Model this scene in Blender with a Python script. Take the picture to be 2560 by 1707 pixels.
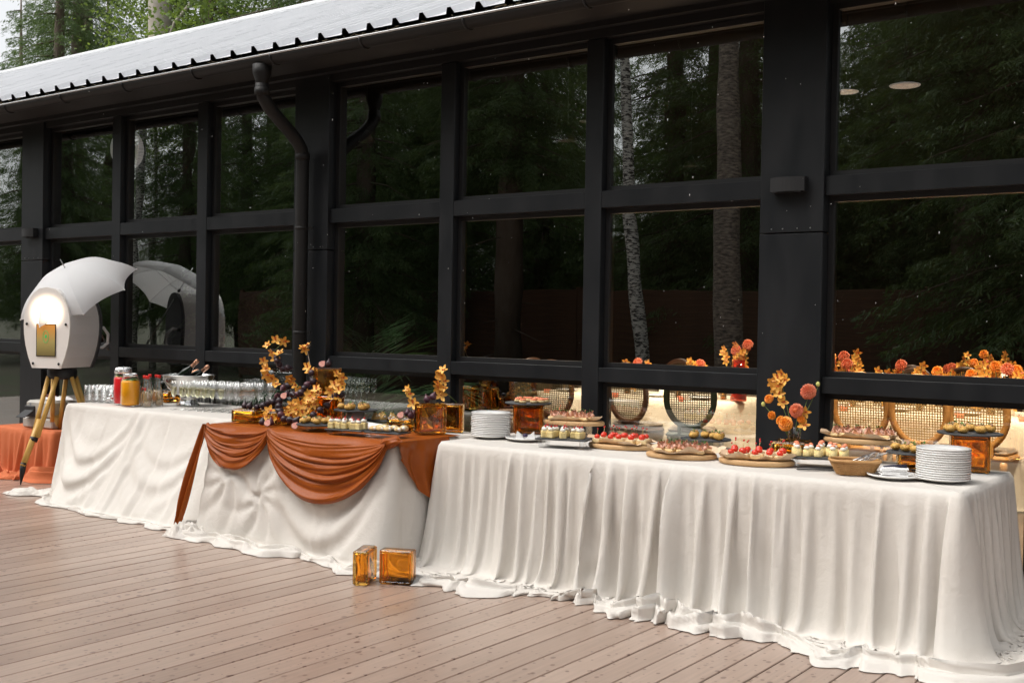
import bpy, math, random
import numpy as np
from mathutils import Vector, Matrix, Euler

SC = bpy.context.scene
for _o in list(bpy.data.objects):
    bpy.data.objects.remove(_o, do_unlink=True)
R = math.radians
rnd = random.Random(7)

# ------------------------------------------------------------------ camera
FPX, YAW, PITCH, ROLL, EYE = 2790.0, -0.632, -0.0149, -0.0173, 1.45
cam_data = bpy.data.cameras.new('camera')
cam = bpy.data.objects.new('camera', cam_data)
SC.collection.objects.link(cam)
_f = Vector((math.sin(YAW) * math.cos(PITCH), math.cos(YAW) * math.cos(PITCH), math.sin(PITCH)))
_r = Vector((math.cos(YAW), -math.sin(YAW), 0))
_d = _f.cross(_r)
_r2 = _r * math.cos(ROLL) + _d * math.sin(ROLL)
_d2 = -_r * math.sin(ROLL) + _d * math.cos(ROLL)
cam.matrix_world = Matrix(((_r2.x, -_d2.x, -_f.x, 0), (_r2.y, -_d2.y, -_f.y, 0), (_r2.z, -_d2.z, -_f.z, EYE), (0, 0, 0, 1)))
cam_data.sensor_width = 36.0
cam_data.lens = FPX * 36.0 / 2560.0
cam_data.clip_start, cam_data.clip_end = 0.05, 2000
cam_data.dof.use_dof = True
cam_data.dof.focus_distance = 7.6
cam_data.dof.aperture_fstop = 9.0
SC.camera = cam

# ------------------------------------------------------------------ world, sun, exposure
SUN_EL, SUN_AZ = R(56), R(218)          # azimuth clockwise from +Y, so the light comes from behind the camera
world = bpy.data.worlds.new('World')
SC.world = world
world.use_nodes = True
wn, wl = world.node_tree.nodes, world.node_tree.links
wn.clear()
w_out = wn.new('ShaderNodeOutputWorld'); w_bg = wn.new('ShaderNodeBackground')
w_sky = wn.new('ShaderNodeTexSky'); w_hsv = wn.new('ShaderNodeHueSaturation')
w_sky.sky_type = 'NISHITA'; w_sky.sun_disc = False
w_sky.sun_elevation = SUN_EL; w_sky.sun_rotation = SUN_AZ
w_sky.air_density = 1.0; w_sky.dust_density = 4.0; w_sky.ozone_density = 1.0
w_hsv.inputs['Saturation'].default_value = 0.12   # cloud cover: the sky is almost colourless
wl.new(w_sky.outputs[0], w_hsv.inputs['Color']); wl.new(w_hsv.outputs[0], w_bg.inputs['Color'])
w_bg.inputs['Strength'].default_value = 0.15
wl.new(w_bg.outputs[0], w_out.inputs[0])
sun_d = bpy.data.lights.new('sun', 'SUN')
sun_d.energy = 1.4; sun_d.angle = R(48); sun_d.color = (1.0, 0.95, 0.88)
sun = bpy.data.objects.new('sun', sun_d); SC.collection.objects.link(sun)
_sd = Vector((math.sin(SUN_AZ) * math.cos(SUN_EL), math.cos(SUN_AZ) * math.cos(SUN_EL), math.sin(SUN_EL)))
sun.rotation_euler = _sd.to_track_quat('Z', 'Y').to_euler()
sun.location = _sd * 40
SC.view_settings.view_transform = 'Standard'; SC.view_settings.look = 'None'
SC.view_settings.gamma = 1.0; SC.view_settings.use_curve_mapping = False
SC.view_settings.exposure = 0.66
cy = SC.cycles
cy.use_denoising = True
cy.max_bounces = 10; cy.diffuse_bounces = 3; cy.glossy_bounces = 4
cy.transmission_bounces = 10; cy.transparent_max_bounces = 96
cy.caustics_reflective = False; cy.caustics_refractive = False
cy.sample_clamp_indirect = 6.0; cy.blur_glossy = 0.5

# ------------------------------------------------------------------ helpers
COL = SC.collection

def np_mesh(name, verts, quads=None, tris=None, mats=(), smooth=True, mat_idx=None, uv=None):
    verts = np.asarray(verts, np.float32).reshape(-1, 3)
    loops, starts, totals = [], [], []
    n = 0
    for arr, k in ((quads, 4), (tris, 3)):
        if arr is None or len(arr) == 0: continue
        arr = np.asarray(arr, np.int32).reshape(-1, k)
        loops.append(arr.ravel()); m = len(arr)
        starts.append(n + np.arange(m, dtype=np.int32) * k); totals.append(np.full(m, k, np.int32)); n += m * k
    loops = np.concatenate(loops); starts = np.concatenate(starts); totals = np.concatenate(totals)
    me = bpy.data.meshes.new(name)
    me.vertices.add(len(verts)); me.vertices.foreach_set('co', verts.ravel())
    me.loops.add(len(loops)); me.loops.foreach_set('vertex_index', loops)
    me.polygons.add(len(starts)); me.polygons.foreach_set('loop_start', starts); me.polygons.foreach_set('loop_total', totals)
    me.polygons.foreach_set('use_smooth', np.full(len(starts), smooth, bool))
    for m in mats: me.materials.append(m)
    if mat_idx is not None: me.polygons.foreach_set('material_index', np.asarray(mat_idx, np.int32))
    me.update(calc_edges=True); me.validate()
    return me

class MB:
    """collects shapes into one mesh; every shape takes a 4x4 matrix or a location"""
    def __init__(s): s.v = []; s.f = []; s.sm = []; s.mi = []; s.m = 0; s.M = Matrix.Identity(4)
    def add(s, vs, fs, smooth=False):
        b = len(s.v)
        s.v += [tuple(s.M @ Vector(p)) for p in vs]
        s.f += [tuple(i + b for i in f) for f in fs]
        s.sm += [smooth] * len(fs); s.mi += [s.m] * len(fs)
        return s
    def box(s, c, size, rz=0.0, bev=0.0, rot=None):
        hx, hy, hz = size[0] / 2, size[1] / 2, size[2] / 2
        M = (Matrix.Rotation(rz, 3, 'Z') if rot is None else rot)
        c = Vector(c)
        if bev <= 0:
            vs = [c + M @ Vector((x * hx, y * hy, z * hz)) for z in (-1, 1) for x, y in ((-1, -1), (1, -1), (1, 1), (-1, 1))]
            return s.add(vs, [(3, 2, 1, 0), (4, 5, 6, 7), (0, 1, 5, 4), (1, 2, 6, 5), (2, 3, 7, 6), (3, 0, 4, 7)])
        b = min(bev, hx * .95, hy * .95, hz * .95)
        def ring(x, y, z):
            return [c + M @ Vector(p) for p in ((-x + b, -y, z), (x - b, -y, z), (x, -y + b, z), (x, y - b, z), (x - b, y, z), (-x + b, y, z), (-x, y - b, z), (-x, -y + b, z))]
        vs = ring(hx - b, hy - b, -hz) + ring(hx, hy, -hz + b) + ring(hx, hy, hz - b) + ring(hx - b, hy - b, hz)
        fs = [tuple(range(7, -1, -1)), tuple(range(24, 32))]
        for k in range(3):
            for i in range(8):
                j = (i + 1) % 8
                fs.append((k * 8 + i, k * 8 + j, k * 8 + 8 + j, k * 8 + 8 + i))
        return s.add(vs, fs)
    def lathe(s, prof, n=20, c=(0, 0, 0), smooth=True, sx=1.0, sy=1.0, closed=False):
        c = Vector(c); vs = []; fs = []
        for r, z in prof:
            for i in range(n):
                a = 2 * math.pi * i / n
                vs.append(c + Vector((r * math.cos(a) * sx, r * math.sin(a) * sy, z)))
        K = len(prof)
        for k in range(K - 1 if not closed else K):
            k2 = (k + 1) % K
            for i in range(n):
                j = (i + 1) % n
                fs.append((k * n + i, k * n + j, k2 * n + j, k2 * n + i))
        s.add(vs, fs, smooth)
        if not closed:
            b = len(s.v) - len(vs)
            if prof[0][0] > 1e-5: s.f.append(tuple(b + i for i in range(n - 1, -1, -1))); s.sm.append(False); s.mi.append(s.m)
            if prof[-1][0] > 1e-5: s.f.append(tuple(b + (K - 1) * n + i for i in range(n))); s.sm.append(False); s.mi.append(s.m)
        return s
    def tube(s, pts, rad, n=8, smooth=True, cap=True):
        pts = [Vector(p) for p in pts]
        if not hasattr(rad, '__len__'): rad = [rad] * len(pts)
        vs = []; up = None
        for i, p in enumerate(pts):
            t = (pts[min(i + 1, len(pts) - 1)] - pts[max(i - 1, 0)])
            t = t.normalized() if t.length > 1e-9 else Vector((0, 0, 1))
            if up is None:
                up = Vector((0, 0, 1)) if abs(t.z) < .9 else Vector((1, 0, 0))
            a = t.cross(up)
            if a.length < 1e-6: a = t.cross(Vector((1, .3, 0)))
            a.normalize(); b = a.cross(t).normalized(); up = b
            for k in range(n):
                q = 2 * math.pi * k / n
                vs.append(p + (a * math.cos(q) + b * math.sin(q)) * rad[i])
        fs = []
        for i in range(len(pts) - 1):
            for k in range(n):
                j = (k + 1) % n
                fs.append((i * n + k, i * n + j, (i + 1) * n + j, (i + 1) * n + k))
        s.add(vs, fs, smooth)
        if cap:
            b = len(s.v) - len(vs); L = len(pts) - 1
            s.f += [tuple(b + k for k in range(n - 1, -1, -1)), tuple(b + L * n + k for k in range(n))]
            s.sm += [False, False]; s.mi += [s.m, s.m]
        return s
    def ball(s, c, r, n=10, m=7, sq=(1, 1, 1), rot=None, jit=0.0, rg=None):
        c = Vector(c); vs = []; fs = []
        rad = r if hasattr(r, '__len__') else (r, r, r)
        for k in range(1, m):
            th = math.pi * k / m
            for i in range(n):
                a = 2 * math.pi * i / n
                p = Vector((math.sin(th) * math.cos(a) * rad[0], math.sin(th) * math.sin(a) * rad[1], math.cos(th) * rad[2]))
                if jit: p *= 1 + (rg or rnd).uniform(-jit, jit)
                vs.append(c + (rot @ p if rot is not None else p))
        t = Vector((0, 0, rad[2]))
        vs += [c + (rot @ t if rot is not None else t), c - (rot @ t if rot is not None else t)]
        for k in range(m - 2):
            for i in range(n):
                j = (i + 1) % n
                fs.append((k * n + i, (k + 1) * n + i, (k + 1) * n + j, k * n + j))
        T = (m - 1) * n
        for i in range(n):
            j = (i + 1) % n
            fs.append((T, i, j)); fs.append((T + 1, (m - 2) * n + j, (m - 2) * n + i))
        return s.add(vs, fs, True)
    def prism(s, outline, y0, y1, smooth=False):
        """outline in XZ, extruded along Y"""
        n = len(outline)
        vs = [(x, y0, z) for x, z in outline] + [(x, y1, z) for x, z in outline]
        fs = [tuple(range(n)), tuple(range(2 * n - 1, n - 1, -1))]
        s.add(vs, fs, False)
        return s.add(vs, [((i + 1) % n, i, n + i, n + (i + 1) % n) for i in range(n)], smooth)
    def mesh(s, name, mats):
        me = bpy.data.meshes.new(name)
        me.from_pydata(s.v, [], s.f)
        me.polygons.foreach_set('use_smooth', s.sm); me.polygons.foreach_set('material_index', s.mi)
        for m in (mats if isinstance(mats, (list, tuple)) else [mats]): me.materials.append(m)
        me.update()
        return me
    def build(s, name, mats, parent=None, loc=None, rz=0.0):
        return link(name, s.mesh(name, mats), parent, loc, rz)

def link(name, me, parent=None, loc=None, rz=0.0):
    o = bpy.data.objects.new(name, me); COL.objects.link(o)
    if parent is not None: o.parent = parent
    if loc is not None: o.location = loc
    if rz: o.rotation_euler = (0, 0, rz)
    return o

def tag(o, label, cat, group=None):
    o['label'] = label; o['category'] = cat
    if group: o['group'] = group
    return o

def struct(o): o['kind'] = 'structure'; return o

def thing(name, label, cat, loc=(0, 0, 0), rz=0.0, group=None):
    o = bpy.data.objects.new(name, None); COL.objects.link(o)
    o.empty_display_size = 0.1; o.location = loc; o.rotation_euler = (0, 0, rz)
    return tag(o, label, cat, group)

def dup(root, loc, rz=None, label=None, group=None, scale=None):
    r = root.copy(); COL.objects.link(r); r.location = loc
    if rz is not None: r.rotation_euler = (root.rotation_euler[0], root.rotation_euler[1], rz)
    if label: r['label'] = label
    if group: r['group'] = group
    if scale is not None: r.scale = scale if hasattr(scale, '__len__') else (scale,) * 3
    for ch in list(root.children):
        c = ch.copy(); COL.objects.link(c); c.parent = r
        for g in list(ch.children):
            d = g.copy(); COL.objects.link(d); d.parent = c
    return r

# ------------------------------------------------------------------ materials
def mat(name, col, rough=0.6, metal=0.0, var=None, var_scale=8.0, bump=0.0, bump_scale=40.0, trans=0.0, ior=1.45,
        emit=None, emit_s=0.0, spec=0.5, sheen=0.0, coat=0.0, sss=0.0, rough_var=0.0, coord='Object', detail=4.0, stretch=None):
    m = bpy.data.materials.new(name); m.use_nodes = True
    nt = m.node_tree; b = nt.nodes['Principled BSDF']
    b.inputs['Base Color'].default_value = (*col, 1); b.inputs['Roughness'].default_value = rough
    b.inputs['Metallic'].default_value = metal; b.inputs['IOR'].default_value = ior
    b.inputs['Transmission Weight'].default_value = trans
    b.inputs['Specular IOR Level'].default_value = spec
    b.inputs['Sheen Weight'].default_value = sheen; b.inputs['Coat Weight'].default_value = coat
    b.inputs['Subsurface Weight'].default_value = sss
    if sss: b.inputs['Subsurface Radius'].default_value = (.02, .012, .008)
    if emit: b.inputs['Emission Color'].default_value = (*emit, 1); b.inputs['Emission Strength'].default_value = emit_s
    tc = nt.nodes.new('ShaderNodeTexCoord'); src = tc.outputs[coord]
    if stretch:
        mp = nt.nodes.new('ShaderNodeMapping'); mp.inputs['Scale'].default_value = stretch
        nt.links.new(src, mp.inputs[0]); src = mp.outputs[0]
    if var is not None or rough_var:
        nz = nt.nodes.new('ShaderNodeTexNoise'); nz.inputs['Scale'].default_value = var_scale; nz.inputs['Detail'].default_value = detail
        nt.links.new(src, nz.inputs['Vector'])
        rp = nt.nodes.new('ShaderNodeMapRange'); rp.inputs[1].default_value = .3; rp.inputs[2].default_value = .7
        nt.links.new(nz.outputs[0], rp.inputs[0])
        if var is not None:
            mx = nt.nodes.new('ShaderNodeMix'); mx.data_type = 'RGBA'
            mx.inputs[6].default_value = (*col, 1); mx.inputs[7].default_value = (*var, 1)
            nt.links.new(rp.outputs[0], mx.inputs[0]); nt.links.new(mx.outputs[2], b.inputs['Base Color'])
        if rough_var:
            r2 = nt.nodes.new('ShaderNodeMapRange'); r2.inputs[3].default_value = rough - rough_var; r2.inputs[4].default_value = rough + rough_var
            nt.links.new(rp.outputs[0], r2.inputs[0]); nt.links.new(r2.outputs[0], b.inputs['Roughness'])
    if bump:
        n2 = nt.nodes.new('ShaderNodeTexNoise'); n2.inputs['Scale'].default_value = bump_scale; n2.inputs['Detail'].default_value = 5
        nt.links.new(src, n2.inputs['Vector'])
        bp = nt.nodes.new('ShaderNodeBump'); bp.inputs['Strength'].default_value = bump; bp.inputs['Distance'].default_value = .01
        nt.links.new(n2.outputs[0], bp.inputs['Height']); nt.links.new(bp.outputs[0], b.inputs['Normal'])
    return m

def thin_glass(name, tint, r0=0.04, refl=(1, 1, 1), rough=0.0, wave=0.0):
    """clear pane: mixes see-through and mirror by viewing angle (Schlick)"""
    m = bpy.data.materials.new(name); m.use_nodes = True; nt = m.node_tree; nt.nodes.clear()
    o = nt.nodes.new('ShaderNodeOutputMaterial'); mx = nt.nodes.new('ShaderNodeMixShader')
    t = nt.nodes.new('ShaderNodeBsdfTransparent'); t.inputs[0].default_value = (*tint, 1)
    g = nt.nodes.new('ShaderNodeBsdfGlossy'); g.inputs['Color'].default_value = (*refl, 1); g.inputs['Roughness'].default_value = rough
    f = nt.nodes.new('ShaderNodeLayerWeight'); f.inputs[0].default_value = 0.5
    if wave:      # roller waves of float glass
        ge = nt.nodes.new('ShaderNodeNewGeometry'); nz = nt.nodes.new('ShaderNodeTexNoise'); nz.inputs['Scale'].default_value = 1.6; nz.inputs['Detail'].default_value = 1.0
        bp = nt.nodes.new('ShaderNodeBump'); bp.inputs['Strength'].default_value = 1.0; bp.inputs['Distance'].default_value = wave
        nt.links.new(ge.outputs['Position'], nz.inputs['Vector']); nt.links.new(nz.outputs[0], bp.inputs['Height']); nt.links.new(bp.outputs[0], g.inputs['Normal'])
    p = nt.nodes.new('ShaderNodeMath'); p.operation = 'POWER'; p.inputs[1].default_value = 5.0
    a = nt.nodes.new('ShaderNodeMath'); a.operation = 'MULTIPLY_ADD'; a.use_clamp = True
    a.inputs[1].default_value = 1.0 - r0; a.inputs[2].default_value = r0
    nt.links.new(f.outputs['Facing'], p.inputs[0]); nt.links.new(p.outputs[0], a.inputs[0]); nt.links.new(a.outputs[0], mx.inputs[0])
    nt.links.new(t.outputs[0], mx.inputs[1]); nt.links.new(g.outputs[0], mx.inputs[2]); nt.links.new(mx.outputs[0], o.inputs[0])
    return m
# ------------------------------------------------------------------ cloth: a small position-based drape solver
def noise1(x, seed, n=5):
    g = np.random.RandomState(seed); y = np.zeros_like(x)
    for k in range(n):
        y += np.sin(x * g.uniform(.5, 1.5) * (1.9 ** k) + g.uniform(0, 6.28)) / (1.6 ** k)
    return y

def relax(P, RU, RV, pin, boxes, iters=260, floor=0.004, grav=0.0022, wrap=False, fric=0.55, bend=0.25, damp=0.9, thick=None, margin=0.006):
    """P (nu,nv,3); RU rest lengths along u (nu-1,nv), RV along v (nu,nv-1); pin (nu,nv) bool"""
    P = P.astype(np.float64).copy(); Q = P.copy(); P0 = P.copy()
    w = (~pin).astype(np.float64)[..., None]
    D1 = np.sqrt(((RU[:, :-1] + RU[:, 1:]) * .5) ** 2 + ((RV[:-1] + RV[1:]) * .5) ** 2)
    def con(a, b, wa, wb, L, k=1.0):
        d = b - a; l = np.sqrt((d * d).sum(-1)) + 1e-9
        s = wa + wb; s = np.where(s > 0, s, 1)
        c = (k * (l - L) / l)[..., None] * d / s
        return c * wa, -c * wb
    fl = floor if thick is None else floor + thick
    for it in range(iters):
        V = (P - Q) * damp; Q = P.copy()
        P = P + V * w; P[..., 2] -= grav * w[..., 0]
        for sub in range(2):
            for o in (0, 1):
                a, b = P[o:-1:2], P[o + 1::2]; L = RU[o::2]
                m = min(len(a), len(b), len(L)); ca, cb = con(a[:m], b[:m], w[o:-1:2][:m], w[o + 1::2][:m], L[:m])
                P[o:-1:2][:m] += ca; P[o + 1::2][:m] += cb
            for o in (0, 1):
                a, b = P[:, o:-1:2], P[:, o + 1::2]; L = RV[:, o::2]
                m = min(a.shape[1], b.shape[1], L.shape[1]); ca, cb = con(a[:, :m], b[:, :m], w[:, o:-1:2][:, :m], w[:, o + 1::2][:, :m], L[:, :m])
                P[:, o:-1:2][:, :m] += ca; P[:, o + 1::2][:, :m] += cb
            ca, cb = con(P[:-1, :-1], P[1:, 1:], w[:-1, :-1], w[1:, 1:], D1, .18); P[:-1, :-1] += ca; P[1:, 1:] += cb
            ca, cb = con(P[1:, :-1], P[:-1, 1:], w[1:, :-1], w[:-1, 1:], D1, .18); P[1:, :-1] += ca; P[:-1, 1:] += cb
            # bending: keep second neighbours apart
            for ax in (0, 1):
                if ax == 0: a, b, wa, wb, L = P[:-2], P[2:], w[:-2], w[2:], RU[:-1] + RU[1:]
                else: a, b, wa, wb, L = P[:, :-2], P[:, 2:], w[:, :-2], w[:, 2:], RV[:, :-1] + RV[:, 1:]
                ca, cb = con(a, b, wa, wb, L, bend * .5)
                a += ca; b += cb
        for (x0, x1, y0, y1, zt) in boxes:
            e = margin
            ins = (P[..., 0] > x0 - e) & (P[..., 0] < x1 + e) & (P[..., 1] > y0 - e) & (P[..., 1] < y1 + e) & (P[..., 2] < zt + .003) & (~pin)
            if ins.any():
                dx0 = P[..., 0] - (x0 - e); dx1 = (x1 + e) - P[..., 0]; dy0 = P[..., 1] - (y0 - e); dy1 = (y1 + e) - P[..., 1]; dz = zt + .003 - P[..., 2]
                S = np.stack([dx0, dx1, dy0, dy1, dz], -1); k = S.argmin(-1)
                P[..., 0] = np.where(ins & (k == 0), x0 - e, np.where(ins & (k == 1), x1 + e, P[..., 0]))
                P[..., 1] = np.where(ins & (k == 2), y0 - e, np.where(ins & (k == 3), y1 + e, P[..., 1]))
                P[..., 2] = np.where(ins & (k == 4), zt + .003, P[..., 2])
                Q[ins] += (P[ins] - Q[ins]) * fric
        low = P[..., 2] < fl
        if low.any():
            P[..., 2] = np.where(low, fl, P[..., 2])
            Q[low] += (P[low] - Q[low]) * .8
        P[pin] = P0[pin]
    return P

def smooth_grid(P, n=1, keep=None):
    for _ in range(n):
        A = P.copy()
        A[1:-1, 1:-1] = P[1:-1, 1:-1] * .5 + (P[:-2, 1:-1] + P[2:, 1:-1] + P[1:-1, :-2] + P[1:-1, 2:]) * .125
        if keep is not None: A[keep] = P[keep]
        P = A
    return P

def grid_quads(nu, nv, off=0, wrap=False):
    i, j = np.meshgrid(np.arange(nu if wrap else nu - 1), np.arange(nv - 1), indexing='ij')
    i2 = (i + 1) % nu
    return np.stack([i * nv + j, i * nv + j + 1, i2 * nv + j + 1, i2 * nv + j], -1).reshape(-1, 4) + off

def perimeter(x0, x1, y0, y1, ds, rc=.03, back=True):
    """points and outward normals round a table edge, from the back-left corner via left, front, right"""
    segs = []
    cs = [((x0 + rc, y1 - rc), 90), ((x0 + rc, y0 + rc), 180), ((x1 - rc, y0 + rc), 270), ((x1 - rc, y1 - rc), 360)]
    pts = []
    for (c, a0) in cs:
        for q in np.linspace(0, 90, 7):
            a = math.radians(a0 + q); pts.append((c[0] + rc * math.cos(a), c[1] + rc * math.sin(a), math.cos(a), math.sin(a)))
    pts.append(pts[0]); pts = np.array(pts)
    d = np.sqrt(((pts[1:, :2] - pts[:-1, :2]) ** 2).sum(-1)); s = np.concatenate([[0], np.cumsum(d)])
    n = int(s[-1] / ds); q = np.arange(n) * s[-1] / n
    out = np.stack([np.interp(q, s, pts[:, k]) for k in range(4)], -1)
    nn = np.sqrt((out[:, 2:] ** 2).sum(-1, keepdims=True)); out[:, 2:] /= nn
    return out, q

def ridged(a, b, seed, n=4):
    """crumple field: sharp creases between soft bulges"""
    g = np.random.RandomState(seed); y = np.zeros(np.broadcast(a, b).shape)
    for k in range(n):
        th = g.uniform(-.9, .9); fr = g.uniform(.7, 1.2) * 1.7 ** k
        q = (a * math.cos(th) + b * math.sin(th)) * fr + .8 * np.sin((b * math.cos(th) - a * math.sin(th)) * fr * .7 + g.uniform(0, 6)) + g.uniform(0, 6)
        y += (1 - np.abs(np.sin(q))) / 1.45 ** k
    return y / 2.2

def tablecloth(name, mats, x0, x1, y0, y1, z, gather, seed, ds=.02, flare=.2, iters=90, lam=(.09, .2), amp=1.0, inset=.03,
               hem=(.10, .05), slack=1.015, field=None, rough_hem=1.0, top_gather=1.1):
    per, s = perimeter(x0, x1, y0, y1, ds)
    nu = len(per); g = np.random.RandomState(seed); S = s[-1]
    def rv(n, a, b): return np.interp(s, np.linspace(0, S, n), np.r_[g.uniform(a, b, n - 1), 0][np.r_[0:n - 1, 0]])
    wl_ = rv(70, *lam); ph = np.cumsum(2 * math.pi * (s[1] - s[0]) / wl_)
    am = rv(int(S * 9), .05, 1.6) * (.75 + .35 * noise1(s * 2.2, seed + 4) * .5) * amp; gl = 1 + (gather - 1) * rv(40, .6, 1.4)
    fl = np.full(nu, flare) * rv(14, .75, 1.2) if not callable(flare) else flare(per, s)
    Lz = np.sqrt(z * z + fl * fl)
    dv = ds; nv = int((z + inset) / dv) + 1
    t = np.linspace(-inset, z, nv); T = np.broadcast_to(t, (nu, nv)); H = np.clip(T, 0, z) / z
    lean = (noise1(s * 4, seed + 2) * .9)[:, None]
    wob = ph[:, None] + lean * H * 1.6 + .5 * np.sin(T * 5 + ph[:, None] * .21)
    w1 = 2.2 * np.abs(np.sin(wob * .5)) ** .55 - 1.2        # round ridges, tight valleys
    w2 = np.sin(wob * 2.3 + 1.7 * np.sin(wob * .37)) * .35
    env = top_gather * np.clip(T / .02, 0, 1) * (1 - H) + (.35 + .9 * H) * np.clip(T / .12, 0, 1)
    pl = .027 * am[:, None] * (w1 + w2 + .45) * env
    out = np.where(T < 0, T, .006 + fl[:, None] * H ** 1.15) + np.where(T > 0, pl, 0)
    P = np.zeros((nu, nv, 3))
    P[..., 2] = np.where(T < 0, z, z - np.clip(T, 0, z) - .004 * np.clip(T / .05, 0, 1) * (1 - H)) + .004
    if field is not None: out = out + field(per, s, T, H)
    P[..., 0] = per[:, None, 0] + per[:, None, 2] * out
    P[..., 1] = per[:, None, 1] + per[:, None, 3] * out
    P[:, -1, 2] = .012
    du = s[1] - s[0]
    gr = 1 + (gl[:, None] - 1) * np.clip(T / .03, 0, 1)
    D = np.sqrt((np.diff(P, axis=1) ** 2).sum(-1))
    pin = np.zeros((nu, nv), bool); pin[:, T[0] <= .0] = True; pin[:, -1] = True
    idx = np.r_[nu - 6:nu, 0:nu, 0:6]
    base = np.sqrt(((P[np.r_[1:nu, 0]] - P) ** 2).sum(-1))
    RU = np.maximum(base, du * gr)
    Pp = P[idx]
    if iters:
        Pp = relax(Pp, RU[idx][:-1], (np.maximum(D, dv) * slack)[idx], pin[idx], [(x0, x1, y0, y1, z)], iters, bend=.06, grav=.0012)
    P = smooth_grid(Pp, 1, pin[idx])[6:-6]
    # hem: the surplus lies on the floor as a puffed, crumpled roll
    nh = 22; q = np.linspace(0, 1, nh + 1)[1:]
    W = hem[0] * rv(30, .30, 2.0); A = hem[1] * rv(44, .10, 1.8)
    c0 = P[:, -1]; lat = noise1(s * 14, seed + 9) * .02
    cr = ridged(q[None] * 8 + 1.4 * np.sin(s[:, None] * 6.5) + .7 * np.sin(s[:, None] * 17), s[:, None] * 5.5 + 0 * q[None], seed + 11) ** 1.2 * 1.15
    prof = np.sin(math.pi * np.clip(q * .96, 0, 1)) ** .7
    zz = .012 + A[:, None] * prof[None] * (.30 + 1.15 * cr * rough_hem) * (1 - .4 * q[None])
    oo = W[:, None] * (q[None] + .10 * np.sin(q[None] * 6.3)) * (1 + .25 * (cr - .5)) + .022 * np.sin(s[:, None] * 11 + 2 * np.sin(s[:, None] * 5)) * q[None] + .006 * np.sin(s[:, None] * 37) * q[None]
    tx, ty = -per[:, 3], per[:, 2]
    sh = (lat[:, None] + .02 * np.sin(s[:, None] * 9 + q[None] * 4)) * q[None]
    Hm = np.zeros((nu, nh, 3))
    Hm[..., 0] = c0[:, None, 0] + per[:, None, 2] * oo + tx[:, None] * sh
    Hm[..., 1] = c0[:, None, 1] + per[:, None, 3] * oo + ty[:, None] * sh
    Hm[..., 2] = zz; Hm[:, -1, 2] = .004; Hm[:, -2, 2] = np.minimum(Hm[:, -2, 2], .012)
    P = np.concatenate([P, Hm], 1)
    P[:, nv - 4:] = smooth_grid(P[np.r_[nu - 3:nu, 0:nu, 0:3]], 1)[3:-3][:, nv - 4:]
    nv = P.shape[1]
    verts = P.reshape(-1, 3); quads = grid_quads(nu, nv, 0, True)
    cy_ = (y0 + y1) / 2
    hub = np.stack([np.clip(P[:, 0, 0], x0 + (y1 - y0) / 2, x1 - (y1 - y0) / 2), np.full(nu, cy_), np.full(nu, z)], -1)
    NR = 12; allv = [verts]; off = len(verts); q2 = []; prev = np.arange(nu) * nv
    for r in range(1, NR + 1):
        f = r / NR; ring = P[:, 0] * (1 - f) + hub * f
        ring[:, 2] = z + .004 + .0015 * np.sin(ring[:, 0] * 9 + seed) * np.sin(ring[:, 1] * 11) * min(1, 3 * f)
        allv.append(ring); cur = off + np.arange(nu); off += nu
        q2.append(np.stack([cur, np.roll(cur, -1), np.roll(prev, -1), prev], -1)); prev = cur
    return np_mesh(name, np.concatenate(allv), np.concatenate([quads] + [a[:, ::-1] for a in q2]), None, mats, True)
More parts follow.
